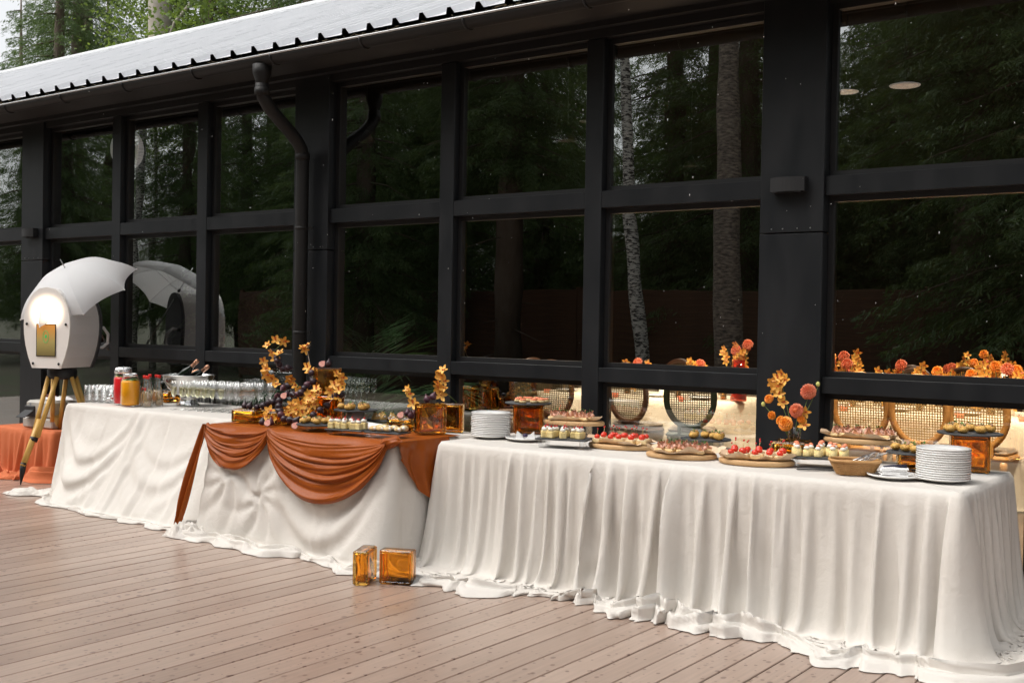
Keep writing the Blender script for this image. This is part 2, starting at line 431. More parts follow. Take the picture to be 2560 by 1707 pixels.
# ------------------------------------------------------------------ setting: ground, deck
def deck_material():
    m = mat('wet composite deck', (.20, .13, .10), .42)
    nt = m.node_tree; b = nt.nodes['Principled BSDF']; N = nt.nodes.new; L = nt.links.new
    oi = N('ShaderNodeObjectInfo'); ge = N('ShaderNodeNewGeometry')
    ramp = N('ShaderNodeValToRGB'); ramp.color_ramp.elements[0].color = (.315, .218, .168, 1); ramp.color_ramp.elements[1].color = (.395, .285, .225, 1)
    L(oi.outputs['Random'], ramp.inputs[0])
    mp = N('ShaderNodeMapping'); mp.inputs['Scale'].default_value = (60, 2.0, 20); L(ge.outputs['Position'], mp.inputs[0])
    gr = N('ShaderNodeTexNoise'); gr.inputs['Scale'].default_value = 1.0; gr.inputs['Detail'].default_value = 6; L(mp.outputs[0], gr.inputs['Vector'])
    mul = N('ShaderNodeMix'); mul.data_type = 'RGBA'; mul.blend_type = 'MULTIPLY'; mul.inputs[0].default_value = .5
    gv = N('ShaderNodeMapRange'); gv.inputs[1].default_value = .25; gv.inputs[2].default_value = .75; gv.inputs[3].default_value = .6; gv.inputs[4].default_value = 1.25
    L(gr.outputs[0], gv.inputs[0]); L(ramp.outputs[0], mul.inputs[6]); L(gv.outputs[0], mul.inputs[7])
    # rain spots: voronoi cells, each with its own size, thinned out in patches
    def spots(scale, lo, hi, st):
        m2 = N('ShaderNodeMapping'); m2.inputs['Scale'].default_value = (scale, scale * st, 0); L(ge.outputs['Position'], m2.inputs[0])
        vo = N('ShaderNodeTexVoronoi'); vo.inputs['Scale'].default_value = 1.0; vo.inputs['Randomness'].default_value = 1.0; vo.voronoi_dimensions = '2D'
        L(m2.outputs[0], vo.inputs['Vector'])
        sp = N('ShaderNodeSeparateColor'); L(vo.outputs['Color'], sp.inputs[0])
        th = N('ShaderNodeMapRange'); th.inputs[1].default_value = .45; th.inputs[2].default_value = 1; th.inputs[3].default_value = lo; th.inputs[4].default_value = hi
        L(sp.outputs[0], th.inputs[0])
        df = N('ShaderNodeMath'); df.operation = 'SUBTRACT'; L(th.outputs[0], df.inputs[0]); L(vo.outputs['Distance'], df.inputs[1])
        k = N('ShaderNodeMath'); k.operation = 'MULTIPLY'; k.use_clamp = True; k.inputs[1].default_value = 14; L(df.outputs[0], k.inputs[0])
        return k.outputs[0]
    a = spots(17, -.16, .24, .75); c = spots(29, -.15, .28, .8)
    mxs = N('ShaderNodeMath'); mxs.operation = 'MAXIMUM'; L(a, mxs.inputs[0]); L(c, mxs.inputs[1])
    pn = N('ShaderNodeTexNoise'); pn.inputs['Scale'].default_value = 1.3; pn.inputs['Detail'].default_value = 3; L(ge.outputs['Position'], pn.inputs['Vector'])
    pr = N('ShaderNodeMapRange'); pr.inputs[1].default_value = .30; pr.inputs[2].default_value = .52; L(pn.outputs[0], pr.inputs[0])
    sp_ = N('ShaderNodeMath'); sp_.operation = 'MULTIPLY'; L(mxs.outputs[0], sp_.inputs[0]); L(pr.outputs[0], sp_.inputs[1])
    wet = N('ShaderNodeMix'); wet.data_type = 'RGBA'; wet.inputs[7].default_value = (.12, .06, .04, 1)
    f8 = N('ShaderNodeMath'); f8.operation = 'MULTIPLY'; f8.inputs[1].default_value = 1.0; L(sp_.outputs[0], f8.inputs[0])
    L(f8.outputs[0], wet.inputs[0]); L(mul.outputs[2], wet.inputs[6]); L(wet.outputs[2], b.inputs['Base Color'])
    ro = N('ShaderNodeMapRange'); ro.inputs[1].default_value = .3; ro.inputs[2].default_value = .7; ro.inputs[3].default_value = .34; ro.inputs[4].default_value = .52
    L(pn.outputs[0], ro.inputs[0]); L(ro.outputs[0], b.inputs['Roughness'])
    bp = N('ShaderNodeBump'); bp.inputs['Strength'].default_value = .18; bp.inputs['Distance'].default_value = .004
    L(gr.outputs[0], bp.inputs['Height']); L(bp.outputs[0], b.inputs['Normal'])
    b.inputs['Specular IOR Level'].default_value = .6
    b.inputs['Coat Weight'].default_value = .85; b.inputs['Coat Roughness'].default_value = .28; b.inputs['Coat IOR'].default_value = 1.45
    return m

M_DECK = deck_material()
M_SOIL = mat('forest floor', (.045, .06, .02), .95, var=(.06, .045, .03), var_scale=.8, bump=.6, bump_scale=6)
g = MB(); g.add([(-400, -400, -.32), (400, -400, -.32), (400, 400, -.32), (-400, 400, -.32)], [(0, 1, 2, 3)])
struct(g.build('ground', M_SOIL))

DX0, DX1, DY0, DY1 = -19.0, 5.6, -4.6, 6.285
M_JOIST = mat('deck underside', (.035, .024, .02), .9)
d = MB(); d.box(((DX0 + DX1) / 2, (DY0 + DY1) / 2, -.175), (DX1 - DX0, DY1 - DY0 - .1, .29))
deck = struct(d.build('deck', M_JOIST))
PITCH_B = .1395
bm_ = []
for k in range(3):
    q = MB(); q.box((0, 0, 0), (PITCH_B - (.005, .007, .010)[k], DY1 - DY0, .026), bev=.003); bm_.append(q.mesh('board', M_DECK))
x = -1.352 + PITCH_B / 2 + 49 * PITCH_B
while x > DX0:
    o = link('board', bm_[rnd.choice((0, 0, 1, 1, 2))], deck, (x + rnd.uniform(-.001, .001), (DY0 + DY1) / 2, -.013 + rnd.uniform(-.0012, .0004)))
    x -= PITCH_B

# ------------------------------------------------------------------ glass pavilion
M_FRAME = mat('anthracite powder coat', (.011, .0125, .0145), .40, var=(.0145, .0155, .0175), var_scale=4, bump=.03, bump_scale=300, spec=.35, rough_var=.06, stretch=(2, 2, .6), detail=7)
M_BLACK = mat('black rubber and aluminium', (.010, .010, .011), .5)
M_SOFFIT = mat('dark soffit boards', (.012, .011, .011), .7)
M_GUTTER = mat('brown black gutter steel', (.012, .011, .0105), .55, spec=.3)
M_ROOF = mat('wet grey profiled steel', (.60, .61, .63), .30, var=(.68, .69, .71), var_scale=1.6, rough_var=.06, bump=.03, bump_scale=30, spec=.8)
M_GLASS = thin_glass('reflective window glass', (.80, .80, .77), r0=.29, refl=(.94, .98, .97), wave=.0011)
M_GLASS2 = thin_glass('window glass inner face', (.96, .96, .95), r0=.0)
FY, GY = 6.30, 6.39
pav = thing('glass_pavilion', 'long black framed glass pavilion with grey metal roof behind the buffet', 'building', (0, FY, 0))
PV = pav.location
def rel(mb): mb.M = Matrix.Translation(-PV); return mb
ZR = (.12, 1.082, 1.176, 2.234, 2.345, 3.353)
BAY = 4.055
pillars = [-2.5785 + BAY * k for k in range(-4, 3)]
M_SCREW = mat('screw heads', (.5, .5, .5), .3, metal=1)
for ip, px in enumerate(pillars):
    mb = rel(MB()); mb.box((px, FY + .085, (2.02 - .3) / 2 - .002), (.391, .2, 2.316), bev=.003)
    p1 = mb.build('pillar', M_FRAME, pav)
    mb = rel(MB()); mb.box((px, FY + .085, (2.024 + 3.62) / 2), (.391, .2, 3.62 - 2.024), bev=.003)
    mb.build('pillar', M_FRAME, pav)
    mb = rel(MB())
    for sx in (-.12, -.05, .04, .12):
        mb = rel(MB()); mb.box((px + sx, FY - .0165, 2.045), (.008, .005, .008), bev=.002); mb.build('screw', M_SCREW, p1)
def pane_row(xa, xb):
    for k in range(3):
        za, zb = ZR[2 * k], ZR[2 * k + 1]
        fw = .034
        mb = rel(MB())
        for (cx, cz, sx, sz) in (((xa + xb) / 2, za + fw / 2, xb - xa - .002, fw), ((xa + xb) / 2, zb - fw / 2, xb - xa - .002, fw),
                                 (xa + fw / 2 + .001, (za + zb) / 2, fw, zb - za - 2 * fw), (xb - fw / 2 - .001, (za + zb) / 2, fw, zb - za - 2 * fw)):
            mb.box((cx, GY + .01, cz), (sx, .06, sz))
        fr = mb.build('window', M_BLACK, pav)
        gx0, gx1, gz0, gz1 = xa + fw - .002, xb - fw + .002, za + fw - .002, zb - fw + .002
        t = rnd.uniform(-.0012, .0012); u = rnd.uniform(-.0012, .0012)    # glass never sits perfectly true
        mb = rel(MB())
        fr4 = [(gx0, GY - .004 + t, gz0), (gx1, GY - .004 - t, gz0), (gx1, GY - .004 - t + u, gz1), (gx0, GY - .004 + t + u, gz1)]
        bk4 = [(p[0], p[1] + .008, p[2]) for p in fr4]
        mb.add(fr4, [(0, 1, 2, 3)]); mb.m = 1
        mb.add(fr4 + bk4, [(4, 7, 6, 5), (0, 4, 5, 1), (1, 5, 6, 2), (2, 6, 7, 3), (3, 7, 4, 0)])
        mb.build('pane', [M_GLASS, M_GLASS2], fr)
for a, b_ in zip(pillars[:-1], pillars[1:]):
    xa, xb = a + .1955, b_ - .1955
    posts = [xa + (xb - xa - .26) / 3 + .065, xa + 2 * (xb - xa - .26) / 3 + .195]
    for p in posts:
        mb = rel(MB()); mb.box((p, FY + .09, (3.353 - .28) / 2), (.13, .16, 3.63), bev=.002); mb.build('post', M_FRAME, pav)
    edges = [xa] + [v for p in posts for v in (p - .065, p + .065)] + [xb]
    for k in range(0, 6, 2):
        ea, eb = edges[k], edges[k + 1]
        for z0, z1 in ((ZR[1], ZR[2]), (ZR[3], ZR[4]), (-.28, ZR[0])):
            mb = rel(MB()); mb.box(((ea + eb) / 2, FY + .088, (z0 + z1) / 2), (eb - ea - .001, .15, z1 - z0), bev=.002); mb.build('rail', M_FRAME, pav)
        pane_row(ea + .0005, eb - .0005)
BX0, BX1 = pillars[0] - .19, pillars[-1] + .19
mb = rel(MB()); mb.box(((BX0 + BX1) / 2, FY + .09, (3.355 + 3.62) / 2), (BX1 - BX0, .17, .263)); mb.build('head_beam', M_BLACK, pav)
mb = rel(MB()); mb.box(((BX0 + BX1) / 2, FY - .04, 3.44), (BX1 - BX0, .06, .06)); mb.build('blind_channel', M_BLACK, pav)
# roof: profiled sheets, hollow ribs open at the eave
EY, EZ, RY = 5.80, 3.528, 10.6
SL = .45; LEN = (RY - EY) * math.sqrt(1 + SL * SL)
RX0, RX1 = -26.0, 10.2
RIB = .2452
def roof_sheet(nrib):
    prof = []
    for k in range(nrib):
        b0 = k * RIB
        prof += [(b0, 0), (b0 + .145, 0), (b0 + .167, .042), (b0 + .197, .042), (b0 + .219, 0)]
    prof.append((nrib * RIB, 0))
    mb = MB(); n = len(prof); cs, sn = 1 / math.sqrt(1 + SL * SL), SL / math.sqrt(1 + SL * SL)
    vs = []
    for d_ in (0, LEN):
        for th in (0, -.0012):
            for (px, h) in prof:
                vs.append((px, d_ * cs - (h + th) * sn, d_ * sn + (h + th) * cs))
    fs = [(i, i + 1, 2 * n + i + 1, 2 * n + i) for i in range(n - 1)]
    fs2 = [(n + i + 1, n + i, 3 * n + i, 3 * n + i + 1) for i in range(n - 1)]
    fe = [(n + i, n + i + 1, i + 1, i) for i in range(n - 1)]
    mb.add(vs, fs); mb.m = 1; mb.add(vs, fs2 + fe); return mb.mesh('roof_sheet', [M_ROOF, M_GUTTER])
rs = roof_sheet(4)
x = -10.447 - RIB * 64 - .182
k = 0
while x < RX1:
    link('roof_sheet', rs, pav, (x - PV.x, EY - PV.y, EZ + .0015 * (k % 2) - PV.z)); x += 4 * RIB; k += 1
XE = x
mb = rel(MB())   # back slope
mb.add([(RX0, RY, EZ + 4.8 * SL), (XE, RY, EZ + 4.8 * SL), (XE, RY + 4.8, EZ), (RX0, RY + 4.8, EZ)], [(0, 1, 2, 3)])
mb.build('back_roof', M_ROOF, pav)
mb = rel(MB()); mb.tube([(RX0, RY, EZ + 4.8 * SL + .035), (XE, RY, EZ + 4.8 * SL + .035)], .06, 8); mb.build('ridge_cap', M_ROOF, pav)
# gutter: half round, with hooks
mb = rel(MB()); gr_ = .062; GYc, GZc = 5.765, 3.452
sec = [(GYc + gr_ * math.cos(a), GZc + gr_ * math.sin(a)) for a in np.linspace(math.pi, 2 * math.pi, 11)]
sec2 = [(GYc + (gr_ - .003) * math.cos(a), GZc + (gr_ - .003) * math.sin(a)) for a in np.linspace(2 * math.pi, math.pi, 11)]
ol = sec + sec2; n = len(ol)
vs = [(RX0, y, z) for y, z in ol] + [(XE, y, z) for y, z in ol]
mb.add(vs, [(i, (i + 1) % n, n + (i + 1) % n, n + i) for i in range(n)], True)
gut = mb.build('gutter', M_GUTTER, pav)
mb = rel(MB()); mb.tube([(RX0, GYc - gr_, GZc + .004), (XE, GYc - gr_, GZc + .004)], .009, 6); mb.build('gutter_bead', mat('gutter lip with painted light', (.42, .42, .42), .25, metal=.4), gut)  # light caught along the lip is put into the bead's pale colour
hk = MB(); hk.tube([(0, (gr_ + .004) * math.cos(a), (gr_ + .004) * math.sin(a)) for a in np.linspace(math.pi, 2 * math.pi, 9)] + [(0, gr_ + .03, .03)], .008, 5)
hk_me = hk.mesh('bracket', M_BLACK)
x = -10.2 - .62 * 24
while x < XE:
    link('bracket', hk_me, gut, (x - PV.x, GYc - PV.y, GZc - PV.z)); x += .93
mb = rel(MB()); mb.box(((RX0 + XE) / 2, (EY + FY) / 2 + .06, 3.455), (XE - RX0, FY - EY - .09, .018)); mb.build('soffit', M_SOFFIT, pav)
mb = rel(MB()); mb.box(((RX0 + XE) / 2, EY + .045, 3.485), (XE - RX0, .02, .075)); mb.build('fascia', M_SOFFIT, pav)
# needles and twigs caught along the gutter
rt = random.Random(6); mb = rel(MB())
for k in range(240):
    x_ = rt.uniform(-11.5, -2.5); a = rt.uniform(0, 6.28); L_ = rt.uniform(.01, .05); c = Vector((x_, GYc - gr_ + rt.uniform(-.005, .05), GZc + .016 + rt.uniform(0, .012)))
    d_ = Vector((math.cos(a), math.sin(a) * .5, rt.uniform(-.35, .25))) * L_; mb.tube([c - d_, c + d_], [.0011, .0008], 4)
tw = mb.build('twigs', mat('dead needles', (.22, .15, .07), .9, var=(.35, .3, .2), var_scale=30), gut); tw['kind'] = 'stuff'
# downpipe with swan neck
PX = -6.635
mb = rel(MB())
mb.lathe([(.075, 0), (.07, -.07), (.05, -.12), (.05, -.2)], 14, (PX, GYc, GZc - .05))
pts = [(PX, GYc, 3.26)] + [(PX, GYc + .43 * (1 - math.cos(math.pi * t)) / 2, 3.22 - .46 * t) for t in np.linspace(0, 1, 9)] + [(PX, GYc + .43, 2.6), (PX, GYc + .43, 1.9), (PX, GYc + .43, 0.04)]
mb.tube(pts, .052, 14); pipe = mb.build('downpipe', M_GUTTER, pav)
for z in (2.76, 3.2):
    mb = rel(MB()); yy = GYc + (.43 if z < 2.9 else .0); mb.lathe([(.056, -.03), (.058, 0), (.056, .03)], 14, (PX, yy, z)); mb.build('pipe_sleeve', M_GUTTER, pipe)
for z in (2.19, 1.36, .4):
    mb = rel(MB()); mb.lathe([(.0545, -.012), (.0555, 0), (.0545, .012)], 14, (PX, GYc + .43, z))
    mb.box((PX + .075, GYc + .45, z), (.05, .012, .02)); mb.build('pipe_clamp', M_GUTTER, pipe)
# interior shell
M_IFLOOR = mat('dark oiled floorboards', (.10, .055, .032), .35, var=(.07, .036, .02), var_scale=2, stretch=(1, 12, 1))
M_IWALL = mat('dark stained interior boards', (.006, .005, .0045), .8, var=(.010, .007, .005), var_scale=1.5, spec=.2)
mb = MB(); mb.box(((BX0 + BX1) / 2, 10.83, -.16), (BX1 - BX0, 8.68, .31)); struct(mb.build('floor', M_IFLOOR))
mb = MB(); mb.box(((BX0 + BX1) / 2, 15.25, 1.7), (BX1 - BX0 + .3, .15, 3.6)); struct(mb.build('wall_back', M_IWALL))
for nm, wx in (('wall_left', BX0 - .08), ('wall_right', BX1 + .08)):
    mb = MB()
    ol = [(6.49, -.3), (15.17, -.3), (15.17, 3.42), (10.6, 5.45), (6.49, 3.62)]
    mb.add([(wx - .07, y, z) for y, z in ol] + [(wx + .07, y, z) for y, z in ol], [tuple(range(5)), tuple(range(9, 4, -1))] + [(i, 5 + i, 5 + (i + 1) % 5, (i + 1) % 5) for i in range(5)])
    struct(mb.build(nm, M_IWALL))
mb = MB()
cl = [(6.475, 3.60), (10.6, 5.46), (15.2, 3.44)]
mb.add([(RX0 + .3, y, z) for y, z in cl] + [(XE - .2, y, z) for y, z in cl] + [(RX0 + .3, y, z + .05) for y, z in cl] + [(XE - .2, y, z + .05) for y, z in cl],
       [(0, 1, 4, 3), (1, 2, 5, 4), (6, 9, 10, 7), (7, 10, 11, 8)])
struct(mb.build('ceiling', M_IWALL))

# wall lamps on the pillars
M_LAMP = mat('black cast lamp body', (.012, .012, .013), .55)
for px, lb in ((pillars[4] - .005, 'small black box lamp on the wide pillar behind the flower vase'), (pillars[2] + .01, 'small black box lamp on the pillar above the photo booth')):
    w = thing('wall_lamp', lb, 'lamp', (px, FY - .017, 2.30))
    mb = MB(); ol = []
    for a in np.linspace(-1, 1, 9): ol.append((a * .105, -.045 - .03 * math.cos(a * 1.3)))
    top = [(x_, y_, .042) for x_, y_ in ol] + [(.105, -.001, .042), (-.105, -.001, .042)]
    bot = [(x_, y_, -.042) for x_, y_, _ in top]; n = len(top)
    mb.add(top + bot, [tuple(range(n)), tuple(range(2 * n - 1, n - 1, -1))] + [(i, n + i, n + (i + 1) % n, (i + 1) % n) for i in range(n)])
    mb.build('housing', M_LAMP, w)
    mb = MB(); mb.box((0, -.035, -.045), (.17, .05, .008)); mb.build('diffuser', M_BLACK, w)

# ------------------------------------------------------------------ trees
def leaf_mat(name, c1, c2, tl=.25):
    m = mat(name, c1, .55, var=c2, var_scale=1.7, detail=6)
    nt = m.node_tree; b = nt.nodes['Principled BSDF']
    t = nt.nodes.new('ShaderNodeBsdfTranslucent'); mx = nt.nodes.new('ShaderNodeMixShader'); mx.inputs[0].default_value = tl
    out = nt.nodes['Material Output']
    t.inputs[0].default_value = (c2[0] * 1.6, c2[1] * 1.6, c2[2], 1)
    nt.links.new(b.outputs[0], mx.inputs[1]); nt.links.new(t.outputs[0], mx.inputs[2]); nt.links.new(mx.outputs[0], out.inputs[0])
    b.inputs['Specular IOR Level'].default_value = .3
    return m
M_SPR = leaf_mat('spruce needles', (.052, .090, .034), (.095, .145, .052), .25)
M_SPR2 = leaf_mat('young spruce needles', (.065, .110, .044), (.105, .155, .060), .25)
M_DEC = leaf_mat('maple leaves', (.085, .14, .035), (.15, .21, .055), .35)
M_BARK = mat('spruce bark', (.085, .060, .042), .9, var=(.14, .11, .085), var_scale=6, bump=.8, bump_scale=12, stretch=(1, 1, .3))
def birch_bark(nm='birch bark', lo=(.035, .032, .028, 1), hi=(.58, .56, .51, 1), p0=.42, p1=.54):
    m = mat(nm, (.62, .60, .56), .7, bump=.3, bump_scale=9)
    nt = m.node_tree; b = nt.nodes['Principled BSDF']; N = nt.nodes.new; L = nt.links.new
    tc = N('ShaderNodeTexCoord'); mp = N('ShaderNodeMapping'); mp.inputs['Scale'].default_value = (4, 4, 13); L(tc.outputs['Object'], mp.inputs[0])
    nz = N('ShaderNodeTexNoise'); nz.inputs['Scale'].default_value = 2.4; nz.inputs['Detail'].default_value = 6; L(mp.outputs[0], nz.inputs['Vector'])
    rp = N('ShaderNodeValToRGB'); e = rp.color_ramp.elements; e[0].position = p0; e[0].color = lo; e[1].position = p1; e[1].color = hi
    L(nz.outputs[0], rp.inputs[0]); L(rp.outputs[0], b.inputs['Base Color']); return m
M_BIRCH = birch_bark()
M_BIRCH2 = birch_bark('old birch bark', (.05, .042, .034, 1), (.30, .25, .20, 1), .35, .68)

def basis(d):
    d = d / (np.linalg.norm(d, axis=1, keepdims=True) + 1e-9)
    ref = np.where(np.abs(d[:, 2:3]) < .9, np.array([[0, 0, 1.0]]), np.array([[1.0, 0, 0]]))
    a = np.cross(d, ref); a /= np.linalg.norm(a, axis=1, keepdims=True)
    return d, a, np.cross(a, d)
def leaf_quads(c, d, ln, wd, roll):
    """kite-shaped leaf faces: centre c, long axis d"""
    d, a, b = basis(d); cr, sr = np.cos(roll)[:, None], np.sin(roll)[:, None]
    s = a * cr + b * sr
    ln = ln[:, None]; wd = wd[:, None]
    v = np.stack([c - d * ln * .5, c + s * wd * .5 - d * ln * .05, c + d * ln * .5, c - s * wd * .5 - d * ln * .05], 1)
    return v.reshape(-1, 3)
def spruce(name, h, rad, seed, n=90000, m=None, z0=.12):
    g = np.random.RandomState(seed)
    nb = 330
    fb = np.sort(1 - g.power(1.5, nb) * (1 - z0)); fb = z0 + (1 - z0) * (1 - np.sqrt(1 - g.uniform(0, .995, nb)))
    ab = g.uniform(0, 2 * math.pi, nb); lb = rad * (1.03 - fb) ** .75 * g.uniform(.6, 1.12, nb)
    ids = g.choice(nb, n, p=lb / lb.sum())
    r = g.power(1.5, n); side = g.normal(0, .16, n) * lb[ids] * (1.15 - r)
    droop = .34 * r ** 1.4 - .10 * np.clip(r - .7, 0, 1)
    z = fb[ids] * h - droop * lb[ids] - np.abs(side) * .35 - g.exponential(.10, n)
    ca, sa = np.cos(ab[ids]), np.sin(ab[ids]); rr = r * lb[ids] + .08
    c = np.stack([ca * rr - sa * side, sa * rr + ca * side, z], -1)
    d = np.stack([ca * .55 - sa * np.sign(side) * .5, sa * .55 + ca * np.sign(side) * .5, -.55 + g.normal(0, .25, n)], -1) + g.normal(0, .22, (n, 3))
    v = leaf_quads(c, d, g.uniform(.07, .20, n), g.uniform(.012, .030, n), g.uniform(0, 6.28, n))
    me = np_mesh('crown', v, np.arange(len(v)).reshape(-1, 4), None, [m or M_SPR], False)
    mb = MB(); mb.tube([(0, 0, -.4), (0, 0, h * .3), (.05, 0, h * .65), (0, 0, h)], [.021 * h * .8, .0165 * h * .8, .009 * h * .8, .01], 9)
    for k in range(0, nb, 3):
        zb = fb[k] * h; L_ = lb[k] * .8; cx, cy_ = math.cos(ab[k]), math.sin(ab[k])
        mb.tube([(0, 0, zb), (cx * L_ * .5, cy_ * L_ * .5, zb - .10 * L_), (cx * L_, cy_ * L_, zb - .30 * L_)], [.035, .02, .008], 4)
    for k in range(16):     # dead lower limbs
        zb = g.uniform(.05, z0 + .1) * h; a = g.uniform(0, 6.28); L_ = g.uniform(.6, 1.5)
        mb.tube([(0, 0, zb), (math.cos(a) * L_, math.sin(a) * L_, zb - .25 * L_)], [.02, .005], 4)
    return mb.mesh('trunk', M_BARK), me
def leafy(name, h, rad, seed, n=15000, m=None, bark=None, z0=.3, lean=(0, 0), tr=.16, leaf=.10):
    g = np.random.RandomState(seed); mb = MB()
    tp = [Vector((lean[0] * (f + .07 * math.sin(f * 9)), lean[1] * f, f * h - .4 * (f == 0))) for f in np.linspace(0, 1, 12)]
    mb.tube(tp, [tr * (1 - .85 * f) for f in np.linspace(0, 1, 12)], 10)
    cents = []
    for k in range(46):
        f = g.uniform(z0, .98); b = tp[0].lerp(tp[-1], f); i = f * 11; b = tp[int(i)].lerp(tp[min(11, int(i) + 1)], i - int(i))
        a = g.uniform(0, 6.28); L_ = rad * g.uniform(.45, 1.05) * (1.15 - f * .8) * (0.6 + min(1, (f - z0) * 4) * .4)
        e = b + Vector((math.cos(a) * L_, math.sin(a) * L_, L_ * g.uniform(.15, .6)))
        mid = b.lerp(e, .5) + Vector((0, 0, .12 * L_))
        mb.tube([b, mid, e], [.045 * (1.2 - f), .025 * (1.2 - f) + .004, .006], 5)
        for q in range(5):
            cents.append((b.lerp(e, g.uniform(.35, 1.08)) + Vector(g.normal(0, .28, 3)), g.uniform(.22, .55)))
    cc = np.array([tuple(c[0]) for c in cents]); sg = np.array([c[1] for c in cents])
    ids = g.randint(0, len(cc), n)
    c = cc[ids] + g.normal(0, 1, (n, 3)) * sg[ids][:, None] * np.array([1, 1, .6])
    d = g.normal(0, 1, (n, 3)) * np.array([1, 1, .45])
    v = leaf_quads(c, d, g.uniform(.7, 1.3, n) * leaf, g.uniform(.5, .9, n) * leaf, g.uniform(0, 6.28, n))
    return mb.mesh('trunk', bark or M_BARK), np_mesh('crown', v, np.arange(len(v)).reshape(-1, 4), None, [m or M_DEC], False)
def plant(kind, nm, label, loc, rz, sc, group):
    t = thing(nm, label, 'tree', loc, rz, group); t.scale = (sc, sc, sc)
    link('trunk', kind[0], t); link('crown', kind[1], t); return t
SPR = [spruce('spruce', 19, 3.3, 1), spruce('spruce', 17, 2.9, 2, m=M_SPR2), spruce('spruce', 21, 3.6, 3)]
SPRH = [spruce('spruce', 20, 3.0, 5, z0=.26)]
DEC = [leafy('maple', 11, 3.0, 4, n=13000), leafy('maple', 9, 2.6, 6, n=11000)]
GB = 'trees behind the pavilion roof'
back = [(-30.0, 19, 0, 1.0, 0, 'broad dark spruce rising above the far end of the roof'),
        (-34.2, 22, 2, 1.0, 2, 'tall spruce beside the white gap in the sky'),
        (-47.0, 27, 1, 1.0, 1, 'pale spruce at the far left edge of the picture'),
        (-27.2, 21.5, 2, 1.0, 3, 'dark spruce behind the bare trunk above the roof'),
        (-21.4, 20.5, 1, 1.1, 4, 'spruce hanging over the roof ridge right of the maple'),
        (-18.2, 19.6, 0, 1.1, 5, 'spruce with drooping twigs above the upper roof'),
        (-24.4, 24, 2, 1.15, 1, 'spruce in the second row behind the maple'),
        (-15.0, 20.5, 1, 1.1, 2, 'spruce hidden behind the upper end of the roof'),
        (-54.0, 36, 2, 1.05, 1, 'far spruce low in the sky gap'), (-40.0, 30, 0, 1.05, 3, 'far spruce between the two tall spruces'),
        (-31.5, 28, 1, 1.2, 4, 'second row spruce behind the broad dark spruce'), (-20.0, 27, 0, 1.25, 2, 'second row spruce above the middle of the roof ridge'), (-43.5, 22.5, 0, .9, 2, 'smaller spruce left of the sky gap'), (-37.5, 36, 2, 1.2, 5, 'far tall spruce seen through the gap'), (-28.2, 17.3, 1, .95, 2, 'nearest spruce over the far end of the roof'), (-17.9, 16.9, 2, .9, 1, 'nearest spruce over the upper roof')]
for x_, y_, k, s_, rz, lb in back: plant(SPR[k], 'spruce_tree', lb, (x_, y_, -.32), rz, s_, GB)
plant(DEC[0], 'maple_tree', 'bright green leafy maple behind the roof left of the bare trunk', (-24.4, 17.8, -.32), .4, .95, GB)
plant(DEC[1], 'maple_tree', 'bright green leafy maple right of the bare trunk behind the roof', (-20.9, 16.6, -.32), 1.9, 1.12, GB)
bt = thing('bare_trunk_tree', 'straight pale bare trunk standing behind the roof ridge', 'tree', (-23.3, 17, -.32), 0, GB)
mb = MB(); mb.tube([(0, 0, 0), (.05, 0, 6), (-.08, 0, 12), (0, 0, 17)], [.34, .30, .26, .15], 12)
mb.tube([(.0, 0, 8.0), (.7, -.1, 8.9), (1.9, -.2, 9.5), (3.2, -.2, 9.55), (4.0, -.2, 9.1)], [.06, .05, .04, .025, .01], 6)
mb.build('trunk', mat('pale lichen bark', (.33, .29, .24), .9, var=(.45, .41, .36), var_scale=5, bump=.6, bump_scale=14), bt)
v = SPR[0][1]; c = link('crown', v, bt); c.scale = (.8, .8, .35); c.location = (0, 0, 11.5)
# wood behind the camera, seen in the window glass
GF = 'trees across the deck seen in the window glass'
front = [(-31, -11, 0), (-34, -16, 2), (-27.5, -13, 1), (-24.5, -12.5, 2), (-21, -13.5, 0), (-17.5, -12.5, 1), (-14.0, -13.5, 2), (-11.2, -12.0, 0),
         (-7.8, -13.0, 1), (-4.6, -12.4, 2), (-1.2, -13.2, 0), (2.5, -12.6, 2), (-28, -20, 2), (-22, -19, 0), (-16, -20, 2), (-10, -19, 1), (-4, -20, 2), (2, -19, 0),
         (-40, -12, 1), (-46, -18, 2), (-38, -22, 0), (6, -14, 1), (9.5, -19, 2), (-25, -27, 2), (-13, -27, 0), (-2, -27, 2), (-19, -7.0, 1), (-3.4, -7.2, 0),
         (-30, -16, 1), (-36, -19, 2), (-43, -14.5, 0), (-50, -13, 2), (-56, -20, 1), (-47, -24, 2), (-33, -25, 0), (-19, -23, 1), (-7, -24, 2), (-13.5, -17, 0), (-8.6, -16.2, 2), (-5.8, -16.5, 1), (-1, -17, 0), (-62, -12, 2), (-68, -20, 0), (-53, -30, 2), (-40, -30, 1), (-30, -33, 2), (-18, -33, 0), (-6, -33, 2)]
for i, (x_, y_, k) in enumerate(front):
    plant(SPR[k], 'spruce_tree', 'dark spruce in the wood mirrored in the windows', (x_, y_, -.32), i * 1.3, .92 + .06 * (i % 5), GF)
for i, (x_, y_, lb) in enumerate(((-14.77, -7.3, 'thick bare spruce trunk mirrored in the window left of the white birch'), (-17.3, -9.0 + .4, 'slimmer bare spruce trunk mirrored before the brown fence'), (-5.2, -8.3, 'bare spruce trunk mirrored in the rightmost window'))):
    plant(SPRH[0], 'spruce_tree', lb, (x_, y_, -.32), i * 2, 1.0 - .25 * (i == 1), GF)
B1 = leafy('birch', 15, 2.6, 11, n=9000, bark=M_BIRCH, z0=.55, lean=(-2.0, 0), tr=.16, leaf=.09)
